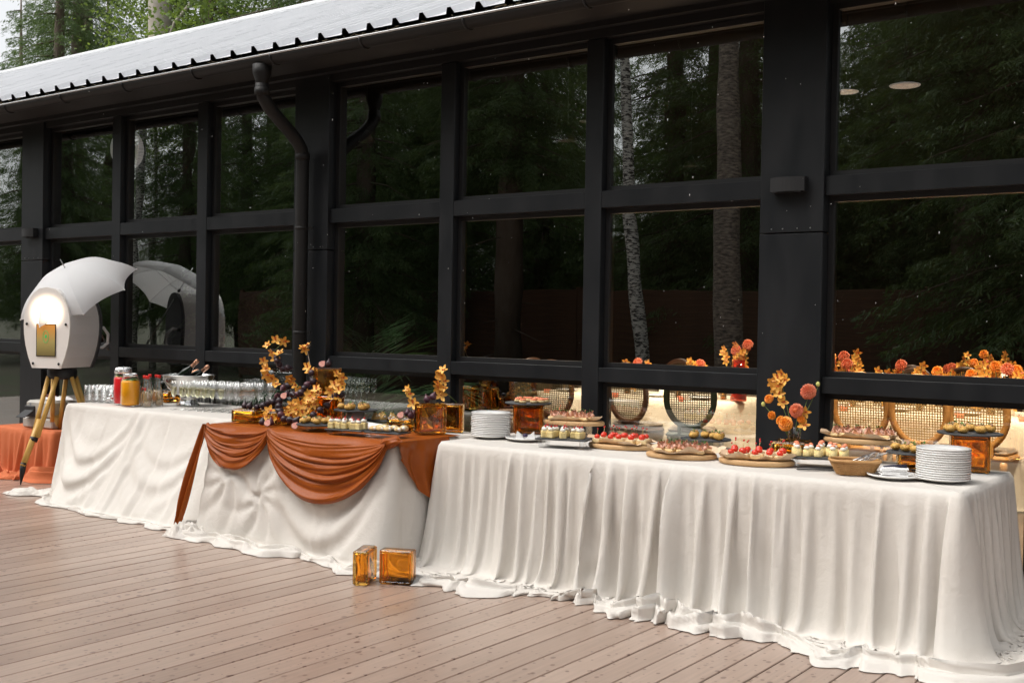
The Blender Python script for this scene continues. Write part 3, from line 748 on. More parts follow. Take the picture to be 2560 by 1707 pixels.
B2 = leafy('birch', 17, 2.8, 12, n=9000, bark=M_BIRCH2, z0=.6, lean=(-.5, 0), tr=.27, leaf=.09)
B3 = leafy('birch', 15, 2.2, 13, n=8000, bark=M_BIRCH, z0=.5, lean=(.3, 0), tr=.17, leaf=.09)
plant(B1, 'birch_tree', 'slender curved white birch mirrored in the tall window left of the wide pillar', (-10.42, -6.22, -.32), 0, 1, GF)
plant(B2, 'birch_tree', 'thick rough birch mirrored beside the wide pillar', (-8.2, -4.9, -.32), 0, 1, GF)
plant(B3, 'birch_tree', 'pale birch mirrored above the photo booth umbrella', (-31.4, -9.3, -.32), 0, 1, GF)
plant(B3, 'birch_tree', 'thinner pale birch mirrored right of the other one above the umbrella', (-33.0, -11.3, -.32), 2, .8, GF)
# timber fence across the deck
M_FENCE = mat('stained fence board', (.125, .060, .030), .7, var=(.07, .034, .018), var_scale=3, stretch=(.5, 4, 8), bump=.3, bump_scale=20)
fen = thing('timber_fence', 'brown horizontal board fence mirrored low in the windows', 'fence', (-11, -9.3, -.3))
fb_ = MB(); fb_.box((0, 0, 0), (3.96, .03, .1465), bev=.005); fb_me = fb_.mesh('plank', M_FENCE)
fp_ = MB(); fp_.box((0, 0, 1.3), (.1, .1, 2.7)); fp_me = fp_.mesh('post', M_FENCE)
for c in range(9):
    for r in range(17):
        link('plank', fb_me, fen, (-12 + c * 4 - 1.2 + rnd.uniform(-.01, .01), rnd.uniform(-.004, .004), .16 + r * .147))
for c in range(10): link('post', fp_me, fen, (-15.2 + c * 4, -.07, 0))
# ------------------------------------------------------------------ tables under cloths
def cloth_mat(name, c, c2, rough=.75, sheen=.15):
    m = mat(name, c, rough, var=c2, var_scale=2.5, sheen=sheen, spec=.25)
    nt = m.node_tree; b = nt.nodes['Principled BSDF']; N = nt.nodes.new; L = nt.links.new
    tc = N('ShaderNodeTexCoord')
    wv = N('ShaderNodeTexNoise'); wv.inputs['Scale'].default_value = 420; wv.inputs['Detail'].default_value = 2; L(tc.outputs['Object'], wv.inputs['Vector'])
    wr = N('ShaderNodeTexNoise'); wr.inputs['Scale'].default_value = 20; wr.inputs['Detail'].default_value = 5; wr.inputs['Distortion'].default_value = .8; L(tc.outputs['Object'], wr.inputs['Vector'])
    b1 = N('ShaderNodeBump'); b1.inputs['Strength'].default_value = .12; b1.inputs['Distance'].default_value = .002; L(wv.outputs[0], b1.inputs['Height'])
    b2 = N('ShaderNodeBump'); b2.inputs['Strength'].default_value = .28; b2.inputs['Distance'].default_value = .012; L(wr.outputs[0], b2.inputs['Height'])
    L(b1.outputs[0], b2.inputs['Normal']); L(b2.outputs[0], b.inputs['Normal'])
    return m
M_CLOTH = cloth_mat('ivory jersey cloth', (.61, .570, .520), (.655, .618, .572))
M_TERRA = cloth_mat('terracotta satin cloth', (.265, .058, .005), (.305, .070, .007), .38, .0)
M_TERRA2 = cloth_mat('coral linen cloth', (.52, .135, .050), (.58, .16, .062), .8, .05)
M_WOODL = mat('table legs beech', (.4, .27, .15), .5)
TZ = .735

def front_only(per): return np.clip((-per[:, 3] - .5) * 4, 0, 1)[:, None]
# drinks table: the cloth is tugged into shallow swags along the front edge
def swag_field(per, s, T, H):
    X = per[:, 0]; out = np.zeros(T.shape)
    for xa, xb, dp, a in ((-8.44, -7.40, .46, .026), (-7.40, -6.45, .40, .010)):
        m = np.clip((X - xa) / (xb - xa), 0, 1); c = (4 * m * (1 - m))[:, None]
        Tp = T - dp * c ** .8
        out += a * c ** .6 * (np.sin(2 * math.pi * Tp / .19) * np.exp(-np.clip(Tp, -1, 1) ** 2 / .05) + .5 * np.exp(-((Tp) / .05) ** 2))
    for xa in (-7.40, -6.5):
        r = np.abs(X - xa)[:, None]; out += .035 * np.exp(-(r / (.03 + .16 * T.clip(0) + 1e-3)) ** 2) * np.clip(T / .03, 0, 1) * (1 - .5 * H)
        out += .007 * np.sin((X - xa)[:, None] / (.03 + .16 * T.clip(0)) * 1.6) * np.exp(-(r / (.05 + .35 * T.clip(0))) ** 2) * np.clip(T / .05, 0, 1)
    return out * front_only(per)
def pinch_field(per, s, T, H):
    X = per[:, 0]; Z = TZ - T; out = np.zeros(T.shape)
    for px, pz, n_, A in ((-5.875, .445, 9, 1.0), (-5.56, .32, 8, .9)):
        dx = X[:, None] - px; dz = Z - pz; r = np.sqrt(dx * dx + dz * dz) + 1e-4; th = np.arctan2(dz, dx)
        out += A * (.075 * (np.abs(np.sin(.5 * n_ * th + .9 * np.sin(th + px * 9) + 1.5 * r / .2)) ** .6 - .45) * np.clip(r / .03, 0, 1) * np.exp(-r / (.13 + .09 * np.abs(np.sin(th)))) - .03 * np.exp(-(r / .025) ** 2))
    # one broad hanging curve to the right of the pins
    m = np.clip((X + 5.5) / 1.0, 0, 1); c = (4 * m * (1 - m))[:, None]
    Tp = T - .50 * c ** .9 - .05
    out += .020 * c ** .5 * np.sin(2 * math.pi * Tp / .22) * np.exp(-np.clip(Tp, -1, 1) ** 2 / .09)
    return out * front_only(per)
def flare_t1(per, s):
    m = np.clip((per[:, 0] + 8.46) / .55, 0, 1); m = m * m * (3 - 2 * m)
    return .02 + np.clip(-per[:, 3], 0, 1) * (.10 + .30 * m)
def flare_t3(per, s):
    m = np.clip((-3.35 - per[:, 0]) / .7, 0, 1); m = m * m * (3 - 2 * m)
    fr = np.clip(-per[:, 3], 0, 1)
    return .04 + fr * (.15 * (.85 + .3 * np.abs(np.sin(s * 1.3))) + .10 * m) + .16 * np.clip(per[:, 2], 0, 1)
def table(label, cloth_label, rect, **kw):
    x0, x1, y0, y1 = rect
    t = thing('folding_table', label, 'table', ((x0 + x1) / 2, (y0 + y1) / 2, 0))
    hx, hy = (x1 - x0) / 2 - .03, (y1 - y0) / 2 - .03
    mb = MB(); mb.box((0, 0, TZ - .032), (hx * 2, hy * 2, .05)); mb.build('tabletop', M_WOODL, t)
    for sx in (-1, 1):
        for sy in (-1, 1):
            mb = MB(); mb.box((sx * (hx - .08), sy * (hy - .06), (TZ - .057) / 2), (.05, .05, TZ - .057)); mb.build('leg', M_WOODL, t)
    return tag(link('tablecloth', tablecloth('tablecloth', [M_CLOTH], x0, x1, y0, y1, TZ - .004, **kw)), cloth_label, 'tablecloth')
table('long folding table hidden under the pleated ivory cloth at the right', 'long ivory cloth falling in many vertical pleats from the right hand buffet table',
      (-4.36, -1.30, 5.2, 6.2), gather=1.34, seed=3, amp=1.4, hem=(.14, .085), flare=flare_t3, lam=(.06, .27), ds=.015)
table('folding table under the ivory cloth that carries the drinks', 'ivory cloth hanging in loose swags from the drinks table at the left',
      (-8.45, -6.35, 5.28, 6.18), gather=1.06, seed=4, amp=.45, flare=flare_t1, lam=(.25, .55), field=swag_field, hem=(.05, .03), iters=10, rough_hem=.6, top_gather=.3)
table('folding table under the terracotta swags in the middle', 'ivory cloth with pinched gathers under the terracotta swags of the middle table',
      (-6.12, -4.45, 4.93, 5.82), gather=1.04, seed=9, amp=.5, flare=lambda per, s: .02 + np.clip(-per[:, 3], 0, 1) * (.12 + .03 * np.sin(s * 3)), lam=(.25, .5), field=pinch_field, hem=(.10, .05), iters=3, top_gather=.3)
# loose tail of ivory cloth on the deck
def rag(name, c, size, seed, m, label, cat, rz=0, amp=.04):
    n = 40; u, v = np.meshgrid(np.linspace(-1, 1, n), np.linspace(-1, 1, n), indexing='ij')
    r = np.sqrt(u * u + v * v); edge = np.clip(1 - np.maximum(np.abs(u), np.abs(v)) ** 4, 0, 1)
    x_ = u * size[0] * (1 + .15 * np.sin(v * 5 + seed)); y_ = v * size[1] * (1 + .2 * np.sin(u * 4 + seed))
    z_ = .005 + amp * edge * (.25 + .9 * ridged(u * 3, v * 3, seed))
    cs, sn = math.cos(rz), math.sin(rz)
    P = np.stack([x_ * cs - y_ * sn + c[0], x_ * sn + y_ * cs + c[1], z_ + c[2]], -1)
    return tag(link(name, np_mesh(name, P.reshape(-1, 3), grid_quads(n, n)[:, ::-1], None, [m], True)), label, cat)
rag('cloth_tail', (-8.52, 5.02, 0), (.20, .09), 3, M_CLOTH, 'loose ivory cloth end lying on the deck left of the drinks table', 'cloth', .5, .055)
rag('cloth_tail', (-6.12, 4.72, 0), (.15, .08), 8, M_CLOTH, 'bunched ivory cloth corner on the deck where the drinks table meets the middle table', 'cloth', .3, .10)

# terracotta overlay of the middle table
ter = thing('terracotta_drape', 'terracotta satin drape swagged over the front of the middle table', 'drape', (-5.3, 4.9, TZ))
TO = np.array([-5.3, 4.9, TZ])
def tgrid(name, P, m=M_TERRA, flip=False):
    nu, nv = P.shape[:2]; q = grid_quads(nu, nv)
    return link(name, np_mesh(name, (P - TO).reshape(-1, 3), q[:, ::-1] if flip else q, None, [m], True), ter)
def swag(A, B, d0, d1, npl, out, seed, skew=0.0):
    nu, nv = 70, 60; u = np.linspace(0, 1, nu)[:, None]; v = np.linspace(0, 1, nv)[None]
    g = np.random.RandomState(seed)
    uu = u + skew * u * (1 - u); c = (4 * u * (1 - u)) ** .62
    dep = (d0 + (d1 - d0) * v ** 1.15) * c
    ph = npl * 2 * math.pi * (v + .07 * np.sin(v * 9 + seed) + .035 * np.sin(v * 23 + 2 * seed)) + .9 * np.sin(u * 5 + seed) * v
    fa_ = np.interp(v, np.linspace(0, 1, 12), g.uniform(.35, 1.5, 12))
    fold = (np.abs(np.sin(ph / 2)) ** .55) * (.020 + .022 * v) * (c ** .4) * fa_
    fold = fold + .007 * np.abs(np.sin(ph * 1.3 + u * 6)) * c + .004 * np.sin(u * 14 + v * 9) * c
    P = np.zeros((nu, nv, 3)); A, B = np.array(A), np.array(B)
    for k in range(3): P[..., k] = A[k] + (B[k] - A[k]) * uu
    gat = (v - .45) * .045 * (1 - c)                       # gathers bunch at the knots
    P[..., 2] += -dep - gat - .010
    P[..., 1] += -.010 - out * c * (v ** .7) - fold - .03 * (1 - c) * np.sin(v * math.pi)
    P[..., 0] += .006 * np.sin(v * 40 + seed) * (1 - c)
    lip = P[:, :2].copy(); lip[:, 0, 1] = A[1] + .03; lip[:, 0, 2] = A[2] + .001; lip[:, 1, 1] = A[1] - .006; lip[:, 1, 2] = A[2] - .002
    return np.concatenate([lip, P], 1)
K0, K1, K2 = (-6.13, 4.905, TZ + .008), (-5.50, 4.90, TZ + .012), (-4.47, 4.89, TZ + .008)
tgrid('swag', swag(K0, K1, .02, .27, 4.2, .045, 1), flip=True)
tgrid('swag', swag(K1, K2, .03, .40, 5.2, .06, 2), flip=True)
nx, ny = 90, 40
u, v = np.meshgrid(np.linspace(0, 1, nx), np.linspace(0, 1, ny), indexing='ij')
P = np.zeros((nx, ny, 3)); P[..., 0] = -6.13 + 1.70 * u; P[..., 1] = 4.895 + .60 * v + .05 * np.sin(u * 9) * v
ridge = np.exp(-((u - .37) / .05) ** 2) + np.exp(-((u - .97) / .06) ** 2)
P[..., 2] = TZ + .006 + .005 * ridged(u * 9, v * 4, 3) + .012 * ridge * (1 - v) ** 3 * np.abs(np.sin(u * 160)) - .012 * (v < .03)
tgrid('top_sheet', P)
# side piece over the right hand end
nu, nv = 46, 40; u, v = np.meshgrid(np.linspace(0, 1, nu), np.linspace(0, 1, nv), indexing='ij')
low = .10 + .33 * np.clip(u / .72, 0, 1) ** .8 - .06 * np.clip((u - .78) / .22, 0, 1)
P = np.zeros((nu, nv, 3)); P[..., 1] = 4.90 + .50 * u * (.92 + .08 * (1 - v)) + .02 * v
ph = u * 13 + 1.5 * np.sin(v * 3)
P[..., 0] = -4.430 + .012 * np.clip(v * 6, 0, 1) + .075 * (low * v / .73) + (.016 * np.sin(ph) + .008 * np.sin(ph * 2.1)) * np.clip(v * 3, 0, 1)
P[..., 2] = TZ + .008 - low * v
tgrid('side_drape', P)
# knot at the front right corner
kn = np.zeros((40, 26, 3)); a, b = np.meshgrid(np.linspace(0, 2 * math.pi, 40), np.linspace(0, math.pi, 26), indexing='ij')
tw = 1 + .12 * np.sin(a * 3 + b * 4) + .08 * np.sin(a * 7 - b * 3)
kn[..., 0] = -4.47 + .085 * np.cos(b) * (1 + .1 * np.sin(a * 2)); kn[..., 1] = 4.895 + .038 * np.sin(b) * np.cos(a) * tw; kn[..., 2] = TZ + .005 + .034 * np.sin(b) * np.sin(a) * tw + .02 * np.cos(b)
tgrid('knot', kn, flip=True)
# long tail at the left corner
nu, nv = 22, 60; u, v = np.meshgrid(np.linspace(0, 1, nu), np.linspace(0, 1, nv), indexing='ij')
P = np.zeros((nu, nv, 3)); wdt = .05 + .07 * np.sin(np.clip(v * 1.1, 0, 1) * math.pi) ** .7
P[..., 0] = -6.135 - .11 * v + (u - .5) * wdt - .01; P[..., 1] = 4.90 - .13 * v ** 1.1 - .02 + .018 * np.sin(u * 11 + v * 3) - .02 * np.sin(v * 3.1); P[..., 2] = TZ + .006 - (TZ - .05) * v
P[..., 2] += .01 * np.sin(u * 9) * v
tgrid('tail', P, flip=True)

# low round table with coral cloth at the far left
lt = thing('side_table', 'low side table under the coral cloth behind the photo booth tripod', 'table', (-9.62, 5.86, 0))
mb = MB(); mb.box((0, 0, .40), (.9, .44, .03)); mb.build('tabletop', M_WOODL, lt)
for sx in (-1, 1):
    for sy in (-1, 1):
        mb = MB(); mb.box((sx * .38, sy * .17, .19), (.04, .04, .38)); mb.build('leg', M_WOODL, lt)
tag(link('tablecloth', tablecloth('tablecloth', [M_TERRA2], -10.1, -9.14, 5.60, 6.12, .422, gather=1.25, seed=21, amp=1.2, hem=(.14, .08), flare=.10, lam=(.10, .22))),
    'coral linen cloth over the low table with the printer', 'tablecloth')
# ------------------------------------------------------------------ things on the tables
ORD = ['first', 'second', 'third', 'fourth', 'fifth', 'sixth', 'seventh', 'eighth', 'ninth', 'tenth', 'eleventh', 'twelfth', 'thirteenth', 'fourteenth']
# ------------------------------------------------------------------ amber glass blocks
M_AMBER = mat('amber glass', (.995, .58, .12), .012, trans=1.0, ior=1.47, spec=.5)
def amber_wave():
    m = mat('wavy amber glass', (.995, .56, .11), .02, trans=1.0, ior=1.47)
    nt = m.node_tree; b = nt.nodes['Principled BSDF']; N = nt.nodes.new; L = nt.links.new
    tc = N('ShaderNodeTexCoord'); nz = N('ShaderNodeTexNoise'); nz.inputs['Scale'].default_value = 9; nz.inputs['Detail'].default_value = .5; nz.inputs['Distortion'].default_value = .8
    L(tc.outputs['Object'], nz.inputs['Vector']); bp = N('ShaderNodeBump'); bp.inputs['Strength'].default_value = .5; bp.inputs['Distance'].default_value = .02
    L(nz.outputs[0], bp.inputs['Height']); L(bp.outputs[0], b.inputs['Normal']); return m
M_AMBERW = amber_wave()
BS, BD = .19, .08
def block_meshes():
    mb = MB(); mb.box((0, 0, 0), (BS, BD, BS), bev=.006)
    # raised rims round both faces
    for sy in (-1, 1):
        for (cx, cz, sx, sz) in ((0, BS / 2 - .011, BS - .012, .010), (0, -BS / 2 + .011, BS - .012, .010), (BS / 2 - .011, 0, .010, BS - .034), (-BS / 2 + .011, 0, .010, BS - .034)):
            mb.box((cx, sy * (BD / 2 + .002), cz), (sx, .006, sz), bev=.002)
    shell = mb.mesh('shell', M_AMBER)
    mb = MB(); n = 15; h = BS / 2 - .016; vs = []; fs = []
    g = np.random.RandomState(3)
    A = g.normal(0, 1, (6, 4))
    for s_ in (0, 1):
        for i in range(n):
            for j in range(n):
                x_, z_ = -h + 2 * h * i / (n - 1), -h + 2 * h * j / (n - 1)
                w = sum(.0016 * math.sin(a[0] * 30 * x_ + a[1] * 30 * z_ + a[2] * 3 + s_) for a in A)
                e = min(1, min(i, j, n - 1 - i, n - 1 - j) / 1.0)
                vs.append((x_, (-1 if s_ == 0 else 1) * (BD / 2 - .011) + w * e, z_))
    for i in range(n - 1):
        for j in range(n - 1):
            a = i * n + j
            fs.append((a, a + 1, a + n + 1, a + n)); b = n * n + a; fs.append((b, b + n, b + n + 1, b + 1))
    for k in range(n - 1):
        for (p, q) in ((k, k + 1), ((n - 1) * n + k + 1, (n - 1) * n + k)): fs.append((p, p + n * n, q + n * n, q))
        for (p, q) in (((k + 1) * n, k * n), (k * n + n - 1, (k + 1) * n + n - 1)): fs.append((p, p + n * n, q + n * n, q))
    mb.add(vs, fs, True)
    return shell, mb.mesh('hollow', M_AMBERW)
BLK = block_meshes()
def block(loc, rz, label, flat=False, group='amber glass blocks'):
    x_, y_, z_ = loc
    t = thing('glass_block', label, 'glass block', (x_, y_, z_ + (BD / 2 + .005 if flat else BS / 2)), rz, group)
    for me, nm in zip(BLK, ('shell', 'hollow')):
        o = link(nm, me, t)
        if flat: o.rotation_euler = (R(90), 0, 0)
    return t
T0 = TZ + .0035
block((-4.32, 4.545, .0), R(118), 'amber glass block standing edge on upon the deck')
block((-4.16, 4.64, .0), R(24), 'amber glass block standing face on upon the deck before the tables')
block((-8.03, 5.95, T0), R(25), 'amber glass block lying flat behind the juice bottles', True)
block((-8.28, 6.02, T0), R(70), 'amber glass block lying flat behind the red drink jar', True)
TT = TZ + .014
block((-6.02, 5.17, TT), R(15), 'amber glass block lying flat at the left end of the terracotta drape', True)
block((-5.73, 5.22, TT), R(38), 'amber glass block lying flat under the orchid garland', True)
block((-5.56, 5.47, TT), R(28), 'amber glass block standing under the topmost block of the middle table')
block((-5.60, 5.49, TT + BS + .002), R(50), 'topmost amber glass block of the pile on the middle table')
block((-5.72, 5.55, TT), R(20), 'amber glass block standing behind the orchid cluster on the middle table')
block((-4.93, 5.55, T0), R(20), 'amber glass block lying flat under the cut figs', True)
block((-4.60, 5.42, T0 + .012), R(62), 'amber glass block standing narrow side forward at the right of the middle table')
block((-4.66, 5.68, T0), R(30), 'amber glass block standing face on behind the plate stack at the middle table')
block((-4.235, 5.99, T0), R(28), 'amber glass block carrying the round slate of salmon tartlets')
block((-4.31, 6.08, T0), R(28), 'amber glass block standing behind the one under the salmon tartlets')
block((-2.42, 5.98, T0), R(12), 'amber glass block lying flat under the flower vase', True)
block((-1.70, 5.86, T0), R(20), 'amber glass block lying flat under the small slate of choux buns', True)
block((-1.475, 6.00, T0), R(22), 'amber glass block carrying the slate of choux buns at the right end')

# ------------------------------------------------------------------ drinks
M_CLEAR = thin_glass('clear drinking glass', (.975, .98, .98), r0=.07)
M_CLEAR2 = thin_glass('clear acrylic', (.93, .94, .95), r0=.06)
M_BUBBLY = mat('pale champagne', (.93, .90, .62), .03, trans=1.0, ior=1.33)
M_RED = mat('red lemonade', (.85, .016, .016), .3, var=(.62, .012, .022), var_scale=5)
M_YEL = mat('orange juice', (.92, .40, .002), .3, var=(.88, .34, .002), var_scale=5)
M_STEEL = mat('polished steel', (.72, .72, .72), .16, metal=1.0, rough_var=.05, var_scale=4)
M_FOILS = mat('crumpled foil', (.85, .85, .86), .25, metal=1.0, bump=1.0, bump_scale=60)
M_CAPR = mat('red bottle cap', (.75, .03, .02), .35)
M_LIME = mat('lime slice', (.12, .30, .03), .5, var=(.45, .55, .2), var_scale=20)
M_BOTG = mat('dark green bottle glass', (.006, .012, .006), .08)
M_COPPER = mat('copper foil', (.52, .27, .17), .32, metal=.7, bump=.5, bump_scale=90)
def rows(): pass
M_JAR = thin_glass('clear jar glass', (.99, .99, .99), r0=.018)
# tumblers
tp = MB(); tp.lathe([(.026, .0), (.028, .003), (.031, .145), (.0295, .145), (.0265, .018), (.0, .016)], 18); tp_me = tp.mesh('highball_glass', M_CLEAR)
k = 0
for i in range(5):
    for j in range(3):
        o = link('highball_glass', tp_me, None, (-8.42 + i * .066 + .01 * j, 5.47 + j * .068 + i * .022, T0))
        tag(o, 'empty highball glass left of the red jar, %s row, %s from left' % (ORD[j], ORD[i]), 'glass', 'highball glasses on the drinks table')
# flutes
fl = MB(); fl.lathe([(.027, 0), (.027, .0015), (.006, .005), (.0045, .012), (.0042, .085), (.009, .095), (.0215, .125), (.0245, .16), (.0225, .225), (.0213, .225), (.0232, .16), (.020, .126), (.008, .098), (.0, .096)], 16)
fl_me = fl.mesh('glass', M_CLEAR)
wn_ = MB(); wn_.lathe([(.0, .0985), (.0075, .0992), (.0193, .127), (.0224, .160), (.0220, .178), (.0, .178)], 14); wn_me = wn_.mesh('champagne', M_BUBBLY)
fr_ = random.Random(5)
for j in range(4):
    for i in range(9):
        x_ = -7.34 + i * .078 + .018 * j + fr_.uniform(-.006, .006); y_ = 5.52 + j * .092 + i * .014 + fr_.uniform(-.006, .006)
        if y_ > 6.1: continue
        full = (j == 0 and i < 7) or (j == 1 and i < 4)
        t = thing('champagne_flute', '%s champagne flute beside the steel bowl, %s row from the front, %s from left' % ('filled' if full else 'empty', ORD[j], ORD[i]), 'glass', (x_, y_, T0), fr_.uniform(0, 6),
                  'filled champagne flutes' if full else 'empty champagne flutes')
        link('glass', fl_me, t)
        if full: o = link('champagne', wn_me, t)
# jars
def jar(loc, label, drink, foil, rz):
    t = thing('drink_jar', label, 'jar', loc, rz)
    mb = MB(); mb.lathe([(.058, 0), (.066, .006), (.070, .03), (.070, .185), (.064, .212), (.050, .232), (.050, .255), (.048, .255), (.048, .232), (.061, .211), (.067, .184), (.067, .03), (.0, .008)], 26); mb.build('jar_glass', M_JAR, t)
    mb = MB(); mb.lathe([(.0, .010), (.060, .012), (.0655, .032), (.0655, .190), (.055, .205), (.0, .205)], 26); mb.build('drink', drink, t)
    for k in range(5):
        a = 1.3 * k; mb = MB(); mb.lathe([(.0, -.004), (.020, -.004), (.022, 0), (.020, .004), (.0, .004)], 12); o = mb.build('lime_slice', M_LIME, t, (.036 * math.cos(a), .036 * math.sin(a), .209 + .006 * (k % 2))); o.rotation_euler = (.5 * math.sin(a * 2), .4, a)
    mb = MB()
    if foil:
        n = 30; rg = random.Random(3); prof = []
        for (r_, z_) in ((.057, .228), (.061, .24), (.060, .262), (.052, .272), (.0, .276)): prof.append((r_, z_))
        mb.lathe(prof, n); mb.v = [(x * (1 + rg.uniform(-.06, .06)), y * (1 + rg.uniform(-.06, .06)), z + rg.uniform(-.003, .003)) for x, y, z in mb.v]
        mb.build('foil_lid', M_FOILS, t)
    else:
        mb.lathe([(.0525, .236), (.053, .254), (.050, .258), (.046, .258), (.046, .256), (.0, .256)], 24); mb.build('lid_ring', M_STEEL, t)
    tap = MB(); tap.tube([(0, -.066, .045), (0, -.095, .045), (0, -.108, .040), (0, -.114, .022)], [.010, .009, .008, .007], 8); tap.tube([(0, -.088, .045), (0, -.088, .075)], [.006, .009], 8)
    tap.build('tap', M_STEEL, t)
    return t
jar((-8.0, 5.52, T0), 'glass jar of red lemonade with a crumpled foil lid and tap', M_RED, True, R(-38)).scale = (1.13, 1.13, 1.12)
jar((-7.815, 5.46, T0), 'open glass jar of orange juice with lime beside the bottles', M_YEL, False, R(-100)).scale = (1.12, 1.12, 1.02)
# water bottles
bt_ = MB(); bt_.lathe([(.030, 0), (.035, .004), (.037, .05), (.034, .09), (.027, .13), (.017, .175), (.0125, .205), (.0125, .240), (.0112, .240), (.0112, .205), (.0155, .175), (.0255, .13), (.0325, .09), (.0352, .05), (.033, .006), (.0, .005)], 18); bt_me = bt_.mesh('bottle_glass', M_CLEAR)
bd_ = MB(); bd_.lathe([(.0, .007), (.031, .008), (.0345, .05), (.0318, .09), (.0250, .128), (.0, .128)], 16); bd_me = bd_.mesh('drink', mat('peach drink', (.95, .74, .48), .05, trans=.8, ior=1.33))
cp_ = MB(); cp_.lathe([(.0145, .228), (.0150, .248), (.013, .251), (.0, .251)], 14); cp_me = cp_.mesh('cap', M_CAPR)
lb_ = MB(); lb_.lathe([(.0262, .132), (.0218, .155)], 16); lb_.f = lb_.f[9:14]; lb_.sm = lb_.sm[9:14]; lb_.mi = lb_.mi[9:14]; lb_me = lb_.mesh('label', M_CAPR)
for i, (x_, y_, f_, lb) in enumerate(((-7.725, 5.53, 1, 'clear bottle with red cap nearest the orange juice jar'), (-7.645, 5.50, 1, 'clear bottle with red cap standing foremost before the steel bowl'),
        (-7.865, 5.68, 0, 'clear bottle with red cap farthest left behind the jars'), (-7.79, 5.69, 0, 'clear bottle with red cap in the middle of the row behind the jars'), (-7.715, 5.66, 0, 'clear bottle with red cap at the right of the row behind the jars'))):
    t = thing('water_bottle', lb, 'bottle', (x_, y_, T0), i * .3 - .9, 'bottles with red caps')
    link('bottle_glass', bt_me, t); link('cap', cp_me, t); link('drink', bd_me, t)
    if f_: link('label', lb_me, t)
# champagne bowl
bw = thing('champagne_bowl', 'wide polished steel bowl on a foot holding champagne bottles', 'bowl', (-7.60, 5.86, T0))
mb = MB(); mb.lathe([(.0, .075), (.05, .077), (.11, .098), (.165, .145), (.20, .205), (.213, .250), (.221, .252), (.217, .256), (.208, .252), (.194, .205), (.158, .150), (.10, .106), (.0, .086)], 40); mb.build('basin', M_STEEL, bw)
mb = MB(); mb.lathe([(.095, 0), (.097, .006), (.070, .030), (.062, .060), (.075, .080), (.0, .080)], 32); mb.build('foot', M_STEEL, bw)
tx = bpy.data.curves.new('monogram', 'FONT'); tx.body = 'SJ'; tx.size = .045; tx.extrude = .0004; tx.align_x = 'CENTER'
_tmp = bpy.data.objects.new('monogram_text', tx); COL.objects.link(_tmp); bpy.context.view_layer.update()
_me = bpy.data.meshes.new_from_object(_tmp.evaluated_get(bpy.context.evaluated_depsgraph_get())); bpy.data.objects.remove(_tmp, do_unlink=True)
_me.materials.clear(); _me.materials.append(mat('orange lettering', (.75, .16, .06), .5)); mo = link('monogram', _me, bw)
_az = R(-52); mo.location = (.203 * math.cos(_az), .203 * math.sin(_az), .195); mo.rotation_euler = (R(68), 0, _az + R(90))
M_ICE = mat('ice', (.85, .9, .93), .08, trans=.8, ior=1.31)
rg = random.Random(9)
for k in range(14):
    a = rg.uniform(0, 6.28); r_ = rg.uniform(.02, .14); mb = MB(); mb.box((0, 0, 0), (.035, .035, .032), bev=.006)
    o = mb.build('ice_cube', M_ICE, bw, (r_ * math.cos(a), r_ * math.sin(a), .198)); o.rotation_euler = (rg.uniform(0, 3), rg.uniform(0, 3), 0)
cb = MB(); cb.lathe([(.040, 0), (.0425, .006), (.0425, .165), (.038, .195), (.022, .235), (.0155, .262), (.0148, .275), (.0, .275)], 20); cb_me = cb.mesh('bottle_glass', M_BOTG)
cf = MB(); cf.lathe([(.0168, .235), (.0172, .262), (.0155, .29), (.0185, .294), (.0185, .302), (.0160, .306), (.0180, .314), (.0165, .328), (.0, .331)], 18); cf_me = cf.mesh('foil_neck', M_COPPER)
for (x_, y_, z_, tilt, az, lb) in ((-7.56, 5.80, 1.005, 46, 20, 'champagne bottle with copper foil neck leaning highest out of the bowl'), (-7.52, 5.88, .985, 58, 5, 'champagne bottle with copper foil neck reaching farthest right out of the bowl'),
                              (-7.70, 5.86, .96, 66, 52, 'champagne bottle lying lowest in the bowl with a dull foil neck')):
    t = thing('champagne_bottle', lb, 'bottle', (x_, y_, z_), 0, 'champagne bottles in the bowl'); t.rotation_euler = Euler((0, R(tilt), R(az)), 'XYZ')
    for me, nm in ((cb_me, 'bottle_glass'), (cf_me, 'foil_neck')): o = link(nm, me, t); o.location = (0, 0, -.17)

